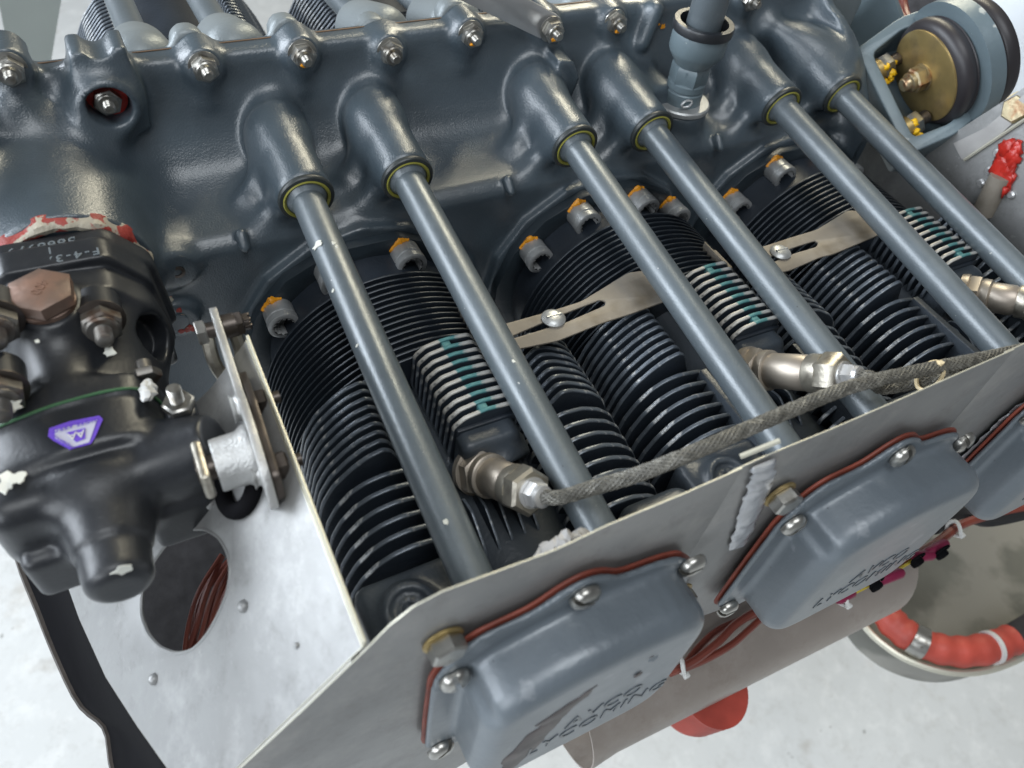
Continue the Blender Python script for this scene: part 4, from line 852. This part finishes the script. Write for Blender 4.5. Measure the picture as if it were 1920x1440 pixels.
# sticker (flat print) on the black body
q = [(92, 803), (130, 790), (186, 779), (193, 786), (177, 822), (170, 832), (140, 840), (131, 843), (100, 826), (90, 818)]
def stick(u, v, dz): return px(u, v, 'z', 11.3 + dz)
cz = [stick(u, v, .02) for u, v in q]; c0 = sum(cz) / len(cz)
def flat(pts, name, m_, dz, par): 
    P_ = [stick(u, v, dz) for u, v in pts]; n_ = len(P_); bb = MB(); bb.add(P_ + [p - V3((0, 0, .012)) for p in P_], [tuple(range(n_)), tuple(range(n_, 2 * n_))[::-1]] + [(i, (i + 1) % n_, n_ + (i + 1) % n_, n_ + i) for i in range(n_)]); return bb.build(name, m_, par, 0)
st = flat(q, 'violet_sticker', 'purple', .03, gv)
flat([(103, 806), (182, 787), (167, 829), (133, 839), (103, 822)], 'silver_field', 'labelwhite', .055, st)
flat([(124, 811), (160, 802), (160, 822), (143, 829)], 'violet_emblem', 'purple', .08, st)
a0 = stick(143, 815, .1); ux = stick(100, 822, 0) - stick(180, 800, 0); ux /= np.linalg.norm(ux); uy = V3((ux[1], -ux[0], 0)); uy = uy if uy[1] < 0 else -uy
me = text_mesh('AA', .5, .01, (a0, ux, uy, (0, 0, 1)), ['zip'], ORG[st.name], sp=.8); link('emblem_letters', me, st, ORG[st.name])
a0 = stick(140, 797, .1); me = text_mesh('HOPE AERO', .25, .01, (a0, ux, uy, (0, 0, 1)), ['purple'], ORG[st.name], sp=1.2); link('sticker_words', me, st, ORG[st.name])
a0 = stick(117, 828, .1); u2 = stick(132, 838, 0) - stick(100, 818, 0); u2 /= np.linalg.norm(u2); me = text_mesh('hopeaero.ca', .2, .01, (a0, -u2, V3((u2[1], -u2[0], 0)), (0, 0, 1)), ['purple'], ORG[st.name]); link('sticker_words', me, st, ORG[st.name])
# pale chips
for (u, v, ax, val, nr, r_, sd, asp) in ((230, 1068, 'y', -26.38, (0, -1, .2), .34, 3, (1.2, .7)), (12, 905, 'z', 11.0, (0, 0, 1), .5, 5, (.6, 1)), (32, 895, 'z', 11.2, (0, 0, 1), .32, 6, (1, 1)), (205, 660, 'y', -16.6, (0, -.5, 1), .28, 7, (1, 1)), (18, 763, 'y', -19, (0, -.5, 1), .45, 8, (1, .7)), (70, 640, 'y', -17.0, (0, -.3, 1), .1, 9, (1, 1))):
    b = MB(); chip(b, px(u, v, ax, val), nr, r_, sd, 0, asp=asp); b.build('bare_chip', 'chipwhite', gv)
# red and cream sealant ring round the pad
b = MB(); R = []
for i in range(120):
    a = -.5 + i / 119 * 4.2; nz_ = lambda k: noise.noise(Vector((math.cos(a) * 4, math.sin(a) * 4, k)))
    rr_ = 3.42 + .08 * nz_(3); w1 = .06 + .16 * abs(nz_(1)); w2 = .05 + .3 * nz_(2)
    R.append([V3((-14.9 + r_ * math.cos(a), y_, 9.1 + r_ * math.sin(a))) for r_, y_ in ((rr_ - .2, -8.3), (rr_ + w2 * .7 + .25, -8.4), (rr_ + w2 * .6 + .1, -8.95 - w1 * .5), (rr_ - .05, -9.0 - w1), (rr_ - .35, -8.9 - w1 * .4))])
b.rings(R); b.build('sealant_ring', 'redold', None, 50, label='crusty red and cream sealant ring round the governor pad', cat='sealant')
# ---- control arm
ca = thing('governor_control_lever', 'bare metal control lever standing on edge beside the black governor', 'control lever', (-10, -22, 11))
LX = -9.85
lt_, lb_ = px(402, 590, 'z', 11.4), px(516, 955, 'z', 11.4)
hubc = px(466, 855, 'z', 11.4) + V3((.1, 0, 0))
def lp(u, v, w_=0): return px(u, v, 'x', LX)
A_ = lt_; B_ = lb_; ax_ = (B_ - A_) / np.linalg.norm(B_ - A_); pr_ = np.cross((1, 0, 0), ax_); LN = np.linalg.norm(B_ - A_); hh = (hubc - A_) @ ax_
out = [(0, -.55), (.5, -.62), (LN * .5, -.95), (hh - 1.8, -1.3), (hh, -1.6), (hh + 1.8, -1.3), (LN - .3, -.45), (LN, 0), (LN - .3, .45), (hh + 1.8, 1.3), (hh, 1.6), (hh - 1.8, 1.3), (LN * .5, .95), (.5, .62), (0, .55)]
plate('arm_plate', [rnd_poly(out, .4), circ(LN - 1.3, 0, .3, 14)[::-1]], (A_, ax_, pr_, (1, 0, 0)), .34, .05, ['castalu'], ca)
b = MB(); b.lathe([(1.02, 0), (1.05, .08), (1.08, 1.0), (1.25, 1.25), (1.25, 1.4)], hubc + V3((-1.35, 0, 0)), (1, 0, 0), 36); b.build('hub', 'castalu', ca)
b = MB(); h0 = hubc + V3((-1.8, 0, 0)); b.box(h0, (.4, 1.9, 1.5), bev=.15, mi=1); b.lathe([(.5, -.25), (.5, 1.2)], h0, (1, 0, 0), 20, 0); b.build('clamp_block', ['darksteel', 'plugold'], ca)
for q_ in ((365, 0), (455, 1)):
    pass
b = MB(); tb = A_ + ax_ * .9; b.hexa(tb + V3((-.95, 0, 0)), (1, 0, 0), .6, .42, 0, .3); b.lathe([(.36, -.6), (.36, 1.3)], tb, (1, 0, 0), 16, 1); b.lathe([(.55, .2), (.55, .75)], tb, (1, 0, 0), 20, 1); b.hexa(tb + V3((.65, 0, 0)), (1, 0, 0), .58, .42, 1, .3)
for k in range(6): a = k * math.pi / 3; b.box(tb + V3((1.2, .3 * math.cos(a), .3 * math.sin(a))), (.4, .16, .16), bev=.04, mi=1)
[0]; b.build('rod_end_bolt', ['steel', 'darksteel'], ca)
for t_, s_x in ((.52, 0), (.83, 0)):
    c = A_ + ax_ * LN * t_; b = MB(); b.hexa(c + V3((.45, 0, 0)), (1, 0, 0), .58, .5, 0, .2); b.lathe([(.28, .9), (.28, 1.5)], c, (1, 0, 0), 14, 0); b.lathe([(.62, -.35), (.5, -.2), (.62, .0)], c + V3((-.1, 0, 0)), (1, 0, 0), 20, 1); b.build('arm_bolt', ['darksteel', 'castalu'], ca)
plate('backing_plate', [rnd_poly([(LN * .38, -.5), (LN * .6, -1.3), (LN * .93, -.9), (LN * .96, .2), (LN * .9, 1.4), (LN * .6, 1.1), (LN * .38, .5)], .3)], (A_ + V3((.36, 0, 0)), ax_, pr_, (1, 0, 0)), .3, .04, ['darksteel'], ca)
# fork and rod hanging from the arm's top end
cr_ = thing('control_rod', 'dark steel control rod hanging from the arm beside the ramp', 'control rod', tb - V3((0, 0, 8)))
b = MB()
for sx_ in (-.55, .6): b.tube(smoothpath([tb + V3((sx_, 0, 0)), tb + V3((sx_ * 1.05, -.6, -1.4)), tb + V3((sx_ * .5, -.9, -2.6))], 5), [.3] * 11, 8)
b.box(tb + V3((0, -.95, -3.1)), (1.0, .9, 1.0), bev=.2, mi=1); b.tube([tb + V3((0, -1.0, -3.4)), tb + V3((.3, -2.6, -9.5))], .26, 12, mi=1); b.build('fork', ['plugold', 'darksteel'], cr_)
# black ring grommet behind the hub
c = px(448, 905, 'z', 9.6); b = MB(); R = []
for i in range(40):
    a = 2 * math.pi * i / 40; R.append(c + uu * 1.15 * math.cos(a) + vv * 1.15 * math.sin(a))
b.tube(R, .36, 12, cap=False, closed=True); b.build('rubber_grommet', 'rubber', None, label='black rubber grommet ring on the ramp behind the arm hub', cat='grommet')
# pale bracket panel behind the arm
pb = [px(u, v, 'z', 5.0) for u, v in ((322, 805), (395, 738), (462, 700), (470, 740), (470, 828), (360, 828))]
b = MB(); nb = len(pb); b.add(pb + [p - V3((0, 0, .15)) for p in pb], [tuple(range(nb)), tuple(range(nb, 2 * nb))[::-1]] + [(i, (i + 1) % nb, nb + (i + 1) % nb, nb + i) for i in range(nb)])
b.build('bracket_sheet', 'mountpaint', None, 0, label='small grey green bracket sheet behind the control arm', cat='bracket')
# ================================================================== engine mount bracket and isolator
mb_ = thing('engine_mount_bracket', 'blue grey arched engine mount bracket holding a rubber isolator', 'mount bracket', (42, -10, 8))
XA = V3((.9, -.05, .45)); XA /= np.linalg.norm(XA)
OM = px(1605, 95, 'x', 39.7); D_ = px(1700, 290, 'x', 39.7) - OM; wid = float(np.linalg.norm(D_)); D_ /= np.linalg.norm(D_); W_ = np.cross(D_, XA); W_ = W_ if W_[2] > 0 else -W_; W_ /= np.linalg.norm(W_)
# side view outline in the (x, D_) plane seen from W_: base, two arms, arched end
def arc(n=9): return [(46.3 + 3.3 * math.sin(math.pi * i / (n - 1)) ** .8 if 0 else 45.4 + 3.2 * math.sin(math.pi * i / (n - 1)), wid / 2 + (wid / 2 + .35) * math.cos(math.pi * i / (n - 1))) for i in range(n)]
outl = [(0, -.1), (3.8, -.5), (5.6, -.2), (6.6, 1.2), (7.0, wid / 2), (6.6, wid - 1.2), (5.6, wid + .2), (3.8, wid + .5), (0, wid + .1)]
inn_ = [(.95, .85), (3.8, .4), (4.8, .8), (5.4, 2.0), (5.6, wid / 2), (5.4, wid - 2.0), (4.8, wid - .8), (3.8, wid - .4), (.95, wid - .85)]
plate('rim_frame', [rnd_poly(outl, .5), rnd_poly(inn_, .5)[::-1]], (OM + W_ * -1.7, XA, D_, W_), 3.6, .12, ['mountpaint'], mb_, res=2)
plate('floor_web', [rnd_poly([(.3, .3), (5.6, .3), (6.2, wid / 2), (5.6, wid - .3), (.3, wid - .3)], .5)], (OM + W_ * -3.4, XA, D_, W_), .5, .1, ['mountpaint'], mb_)
for u, v, s_ in ((1660, 130, 0), (1693, 240, 1)):
    p = OM + XA * .95 + D_ * (1.9 if not s_ else 6.9) - W_ * .95
    b = MB(); b.lathe([(.95, 0), (.95, .15)], p, XA, 26, 0); b.lathe([(.86, .15), (.86, .5)], p, XA, 26, 0); b.hexa(p + XA * .5, XA, .9, .9, 1, .2); b.lathe([(.5, 1.3), (.5, 2.1), (.4, 2.2)], p, XA, 18, 2); o = b.build('mount_nut', ['cadmium', 'steel', 'darksteel'], mb_)
    b = MB(); rn = random.Random(s_ + 3)
    for i in range(12): a = 1.5 + rn.random() * 2.6; b.blob(p + V3((.25 + rn.random() * .9, .95 * math.cos(a), .95 * math.sin(a))), .17 + .1 * rn.random(), .8, seed=i, sub=2)
    b.build('torque_paint', 'yellow', o, 180)
iso = thing('rubber_isolator', 'black rubber mount isolator with a gold plated washer and nut', 'rubber mount', (46, -11, 7))
XD = V3((.93, -.12, .36)); XD /= np.linalg.norm(XD)
cdisc = OM + XA * 3.2 + D_ * wid * .5; off = px(1733, 143, 'x', cdisc[0]) - cdisc; cdisc = cdisc + off
def hs_(pr, k=.6): return [(r, h * k) for r, h in pr]
b = MB(); b.lathe(hs_([(3.0, .05), (3.35, .1), (3.7, .35), (3.85, .75), (3.85, 1.2), (3.7, 1.6), (3.75, 1.7), (3.5, 1.9), (3.4, 3.6)], .85), cdisc, XD, 56); b.build('rubber_biscuit', 'mountrub', iso)
b = MB(); b.lathe(hs_([(3.6, 3.5), (4.1, 3.7), (4.25, 4.1), (4.15, 4.5), (4.22, 4.6), (4.3, 5.2), (4.1, 5.9), (3.8, 6.1)], .72), cdisc, XD, 56); b.build('rubber_biscuit', 'mountrub', iso)
b = MB(); b.lathe([(3.2, -.1), (3.32, -.04), (3.32, .1)], cdisc, XD, 56); b.build('gold_washer', 'cadmium', iso)
b = MB(); b.lathe([(1.0, -.2), (1.0, -.08)], cdisc, XD, 24); b.hexa(cdisc - XD * .2, -XD, .92, .8, 0, .2); b.lathe([(.72, .2), (.72, .95), (.62, 1.02)], cdisc - XD * .3, -XD, 20); b.lathe([(.5, .9), (.5, 1.35), (.42, 1.45)], cdisc - XD * .3, -XD, 18); b.build('centre_nut', 'nutgold', iso)
b = MB(); b.lathe(hs_([(4.35, 0), (4.6, .1), (4.6, 1.6), (4.45, 1.7)], .75), cdisc + XD * 1.6, XD, 64); b.build('mount_ring', 'mountpaint', mb_)
# ================================================================== rear baffle, silver, with red sealant
xr = 43.3
def rp(u, v): p = px(u, v, 'x', xr); return (p[1], p[2])
rb = plate('rear_baffle', [[rp(1575, 215), rp(1690, 260), rp(1780, 255), rp(1990, 120), rp(2100, 420), rp(1990, 690), rp(1840, 640), rp(1700, 480), rp(1600, 390)]], ((xr, 0, 0), (0, 1, 0), (0, 0, 1), (-1, 0, 0)), .12, .02, ['sheet'], label='silver rear baffle sheet with rivets under the engine mount', cat='baffle')
plate('overlap_strip', [[rp(1790, 268), rp(1852, 238), rp(1925, 175), rp(1935, 200), rp(1860, 268), rp(1806, 299)]], ((xr - .12, 0, 0), (0, 1, 0), (0, 0, 1), (-1, 0, 0)), .1, .02, ['greysealant'], rb)
b = MB(); e0 = px(1808, 300, 'x', xr - .2); e1 = px(1925, 222, 'x', xr - .2); b.tube([e0, e1], .12, 6); b.build('folded_edge', 'bafedge', rb)
for u, v in ((1840, 343), (1870, 287), (1896, 365), (1855, 320)):
    p = px(u, v, 'x', xr - .1); b = MB(); b.lathe([(.3, 0), (.3, .1), (.18, .2)], p, (-1, 0, 0), 16); b.build('rivet', 'alu', rb)
b = MB(); e0 = px(1878, 330, 'x', xr - .25); e1 = px(1842, 400, 'x', xr - .25); b.tube([e0, e1], .75, 12); b.build('stiffener', 'strap', rb)
b = MB(); rn = random.Random(4)
for i in range(34):
    t = i / 33; u = 1893 - 18 * t + 12 * math.sin(i * 1.9); v = 272 + 82 * t; b.blob(px(u, v, 'x', xr - .2 - .12 * rn.random()), .34 + .24 * rn.random(), .7, seed=i, sub=2, flat=(.3, .9, 1.3))
b.tube([px(1886, 352, 'x', xr - .6), px(1878, 372, 'x', xr - .4)], [.2, .05], 6)
b.build('red_sealant_blob', 'redgoo', None, 180, label='bright red sealant blob on the silver rear baffle', cat='sealant')
p = px(1915, 205, 'x', 44); b = MB(); b.lathe([(1.2, 0), (1.2, .3)], p, (-1, 0, .2), 26); b.hexa(p, (-1, 0, .2), .95, 1.0, 0); b.build('rear_bolt', 'nutgold', None, label='gold plated bolt head at the right edge below the isolator', cat='bolt')
# grey sheet behind the spine at top right, insulation, white fabric, wires
b = MB(); pc = [px(u, v, 'x', 47) for u, v in ((1560, -60), (1655, -60), (1700, 60), (1680, 160), (1650, 200), (1600, 140))]
nb = len(pc); b.add(pc + [p + V3((.4, 0, 0)) for p in pc], [tuple(range(nb)), tuple(range(nb, 2 * nb))[::-1]] + [(i, (i + 1) % nb, nb + (i + 1) % nb, nb + i) for i in range(nb)])
b.build('firewall_bracket', 'mountpaint', None, 0, label='dull grey plate standing behind the rear flange', cat='plate')
def slab(pts, x_, th, name, m_, label, cat, wave=0):
    b = MB(); P_ = [px(u, v, 'x', x_) for u, v in pts]; n_ = len(P_); b.add(P_ + [p + V3((th, 0, 0)) for p in P_], [tuple(range(n_)), tuple(range(n_, 2 * n_))[::-1]] + [(i, (i + 1) % n_, n_ + (i + 1) % n_, n_ + i) for i in range(n_)]); return b.build(name, m_, None, 0, label=label, cat=cat)
slab([(1690, -80), (1820, -80), (1810, 20), (1740, 60), (1680, 90)], 62, 2, 'insulation_blanket', 'dark', 'dark fuzzy insulation behind the mount bracket', 'insulation')
slab([(1560, -120), (2100, -120), (2100, 260), (1700, 260)], 78, 1, 'white_cover_sheet', 'white', 'white fabric sheet at the top right corner', 'sheet')
for i in range(3):
    b = MB(); b.tube(smoothpath([px(1672 + 9 * i, -30, 'x', 55), px(1680 + 9 * i, 20, 'x', 54), px(1694 + 8 * i, 50, 'x', 52)], 6), .3, 8); b.build('brown_wire', 'wire', None, label=('leftmost', 'middle', 'rightmost')[i] + ' of the three red brown wires hanging behind the mount bracket', cat='wire', group='brown wires behind the mount bracket')
# ================================================================== below: shroud, hoses, airbox, wires, floor
sh0, sh1 = px(1062, 1310, 'z', -20), px(1618, 1052, 'z', -20)
b = MB(); dirn = V3((sh1 - sh0)); LS = np.linalg.norm(dirn); dirn /= LS; su = np.cross(dirn, (0, 0, 1)); su /= np.linalg.norm(su); su = su if su[1] < 0 else -su; R = []
for i_, t in enumerate(np.linspace(-.02, 1, 14)):
    c = sh0 + dirn * LS * t; row = []
    for k in range(20):
        a = math.radians(-75 + 200 * k / 19); lip = .25 if i_ == 0 else 0; cut = 1.8 * math.sin(a) * (i_ == 13)
        row.append(c + dirn * cut + su * (4.7 + lip) * math.cos(a) + V3((0, 0, (4.3 + lip) * math.sin(a))))
    R.append(row)
vs = [p for r in R for p in r]; fs = []; NA = 20; NB = 14
for i in range(NB - 1):
    for j in range(NA - 1): q = i * NA + j; fs.append((q, q + 1, q + NA + 1, q + NA))
n0 = len(vs); ctr = [sh0 + dirn * LS * t for t in np.linspace(-.02, 1, NB) for _ in range(NA)]
vs += [p + (c - p) * .03 for p, c in zip(vs, ctr)]; fs += [tuple(n0 + i for i in f[::-1]) for f in fs]
for i in range(NB - 1): fs.append((i * NA, i * NA + NA, n0 + i * NA + NA, n0 + i * NA)); q = i * NA + NA - 1; fs.append((q + NA, q, n0 + q, n0 + q + NA))
for j in range(NA - 1): fs.append((j + 1, j, n0 + j, n0 + j + 1)); q = (NB - 1) * NA + j; fs.append((q, q + 1, n0 + q + 1, n0 + q))
b.add(vs, fs); b.build('exhaust_shroud', 'shroud', None, 50, label='brown grey curved exhaust shroud under the rocker covers', cat='heat shroud')
# red hose end below the shroud
c = px(1285, 1308, 'z', -27); hs = thing('scat_hose', 'orange red flexible hose end under the shroud', 'hose', c)
b = MB(); b.lathe([(2.9, -.3), (3.15, 0)] + [(3.2 + .1 * (k % 2), .2 + .4 * k) for k in range(10)], c + V3((0, 0, .5)), (.2, -.2, .96), 40); b.build('hose_wall', 'scat', hs)
p = px(1325, 1330, 'z', -26.5); b = MB(); b.tube([p - V3((1.2, .2, 0)), p + V3((1.3, .1, .2))], .45, 10, mi=0); b.hexa(p + V3((1.2, .1, .2)), (1, 0, .1), .6, .6, 1); b.build('clamp_screw', ['darksteel', 'steel'], hs)
# round airbox with lipped rim
def ringpts(pts, z): return [px(u, v, 'z', z) for u, v in pts]
rimp = ringpts([(1560, 1060), (1615, 1165), (1665, 1215), (1720, 1245), (1790, 1262), (1860, 1255), (1930, 1225), (2010, 1170), (2060, 1060), (2040, 920), (1960, 830), (1800, 800), (1650, 860), (1570, 960)], -34)
ab = thing('airbox_bowl', 'round mottled grey airbox bowl with a pale rim at lower right', 'airbox', rimp[3])
rs = smoothpath(rimp + [rimp[0]], 5)[:-1]; ctr = sum(rs) / len(rs); b = MB()
R = [[c2 + V3((0, 0, 0)) for c2 in rs], [ctr + (c2 - ctr) * .97 + V3((0, 0, -.2)) for c2 in rs], [ctr + (c2 - ctr) * .93 + V3((0, 0, -5)) for c2 in rs], [ctr + (c2 - ctr) * .6 + V3((0, 0, -5.6)) for c2 in rs], [ctr + (c2 - ctr) * .05 + V3((0, 0, -5.8)) for c2 in rs]]
b.rings(R, 0, False, True); b.build('bowl', 'bowl', ab, 60)
b = MB(); b.tube(rs, .35, 8, cap=False, closed=True); b.build('rim', 'bafedge', ab)
hz = -33
h = thing('red_hose', 'fat red hose curling round the airbox with bright clamps', 'hose', px(1640, 1110, 'z', hz))
hp = smoothpath([px(u, v, 'z', hz) for u, v in ((1610, 1040), (1640, 1110), (1668, 1160), (1700, 1190), (1745, 1212), (1800, 1222), (1855, 1215), (1895, 1200))], 7)
b = MB(); b.tube(hp, [1.5 + .08 * math.sin(i * 1.3) for i in range(len(hp))], 24); b.build('hose_wall', 'scat', h)
def band(i0, i1, r, m_, nm):
    b = MB(); b.tube(hp[i0:i1 + 1], r, 28); return b.build(nm, m_, h)
band(22, 26, 1.68, 'steel', 'wide_clamp'); band(42, 43, 1.66, 'zip', 'narrow_clamp')
b = MB(); b.tube([hp[-1], px(1925, 1180, 'z', hz), px(1990, 1140, 'z', hz)], [1.4, 1.3, 1.3], 18); b.build('dark_duct_end', 'dark', h)
# wiring along the covers' lower edge
def cable(pts, z, r, m_, name, label, cat='wire', group=None):
    b = MB(); b.tube(smoothpath([px(u, v, 'z', z) for u, v in pts], 7), r, 8); return b.build(name, m_, None, label=label, cat=cat, group=group)
cable([(1255, 1262), (1300, 1240), (1345, 1205), (1380, 1170), (1430, 1140), (1500, 1110)], -13, .28, 'wire', 'brown_wire', 'brown wire between the first and second covers, upper strand', group=None)
cable([(1270, 1258), (1320, 1238), (1370, 1210), (1405, 1180), (1440, 1150), (1500, 1120)], -13.5, .24, 'wire', 'brown_wire', 'brown wire between the first and second covers, lower strand')
cable([(1282, 1250), (1310, 1215), (1350, 1180), (1420, 1150)], -14.5, .26, 'wire', 'brown_wire', 'brown wire crossing behind the first cover corner')
cable([(1560, 1120), (1640, 1080), (1700, 1050), (1760, 1015), (1800, 985), (1860, 965), (1930, 950)], -13, .35, 'wire', 'brown_wire', 'brown harness wire running under the second cover to the right')
cable([(1590, 1118), (1660, 1082), (1730, 1040), (1770, 1020)], -12.6, .12, 'yelwire', 'yellow_wire', 'thin yellow wire along the magenta sleeves')
cable([(1750, 990), (1800, 960), (1850, 975), (1930, 960)], -13.5, .6, 'cable', 'black_cable', 'thick black cable beneath the third rocker cover', 'cable')
for i, (u0, v0, u1, v1, lab) in enumerate(((1640, 1092, 1692, 1073, 'magenta wire splice nearest the red hose'), (1735, 1040, 1775, 1018, 'magenta wire splice at the right end of the harness'), (1568, 1125, 1600, 1108, 'magenta splice at the left end of the harness'), (1712, 1045, 1750, 1040, 'short magenta splice beside a black tie'))):
    b = MB(); p0, p1_ = px(u0, v0, 'z', -12.3), px(u1, v1, 'z', -12.3); b.tube([p0, p0 + (p1_ - p0) * .1, p1_ - (p1_ - p0) * .1, p1_], [.3, .42, .42, .3], 12); b.build('wire_splice', 'magenta', None, label=lab, cat='wire splice')
for u, v, lab in ((1643, 1100, 'black cable tie on the harness by the long splice'), (1720, 1055, 'black cable tie at the middle of the harness'), (1766, 1040, 'black cable tie at the harness right end')):
    p = px(u, v, 'z', -12.2); b = MB(); b.box(p, (.8, .5, .8), bev=.15); b.tube([p + V3((.55 * math.cos(a), .2, .55 * math.sin(a) + .4)) for a in [2 * math.pi * k / 16 for k in range(16)]], .1, 6, cap=False, closed=True); b.build('cable_tie', 'rubber', None, label=lab, cat='cable tie')
for u, v, lab in ((1790, 992, 'white cable tie under the second cover corner'), (1578, 1122, 'white cable tie at the left of the harness'), (1275, 1250, 'white cable tie below the first rocker cover')):
    p = px(u, v, 'z', -12.8); b = MB(); b.tube([p + V3((.15 * math.sin(a * 2), .62 * math.cos(a), .62 * math.sin(a))) for a in [2 * math.pi * k / 18 for k in range(18)]], .16, 6, cap=False, closed=True); b.box(p + V3((0, -.7, .1)), (.45, .35, .4), bev=.1); b.build('cable_tie', 'zip', None, label=lab, cat='cable tie')
# far left backdrop: cowling edge and the hangar floor
slab2 = MB(); P_ = [px(u, v, 'y', 60) for u, v in ((-200, -200), (100, -200), (75, 0), (40, 200), (-200, 200))]
P_ = [px(-200, -150, 'y', 55), px(140, -150, 'y', 55), px(95, 120, 'y', 55), px(20, 120, 'y', 55), px(-5, -10, 'y', 55), px(-200, -10, 'y', 55)]
n_ = len(P_); slab2.add(P_ + [p + V3((0, 1, 0)) for p in P_], [tuple(range(n_)), tuple(range(n_, 2 * n_))[::-1]] + [(i, (i + 1) % n_, n_ + (i + 1) % n_, n_ + i) for i in range(n_)]); slab2.build('cowl_panel', 'greenblur', None, 0, label='blurred grey green cowl panel behind the engine at top left', cat='cowl')
b = MB(); N = 40
zf = -95
b.box((0, 0, zf - 2), (1600, 1600, 4)); o = b.build('floor', 'floor', None, 0); tag(o, kind='structure')
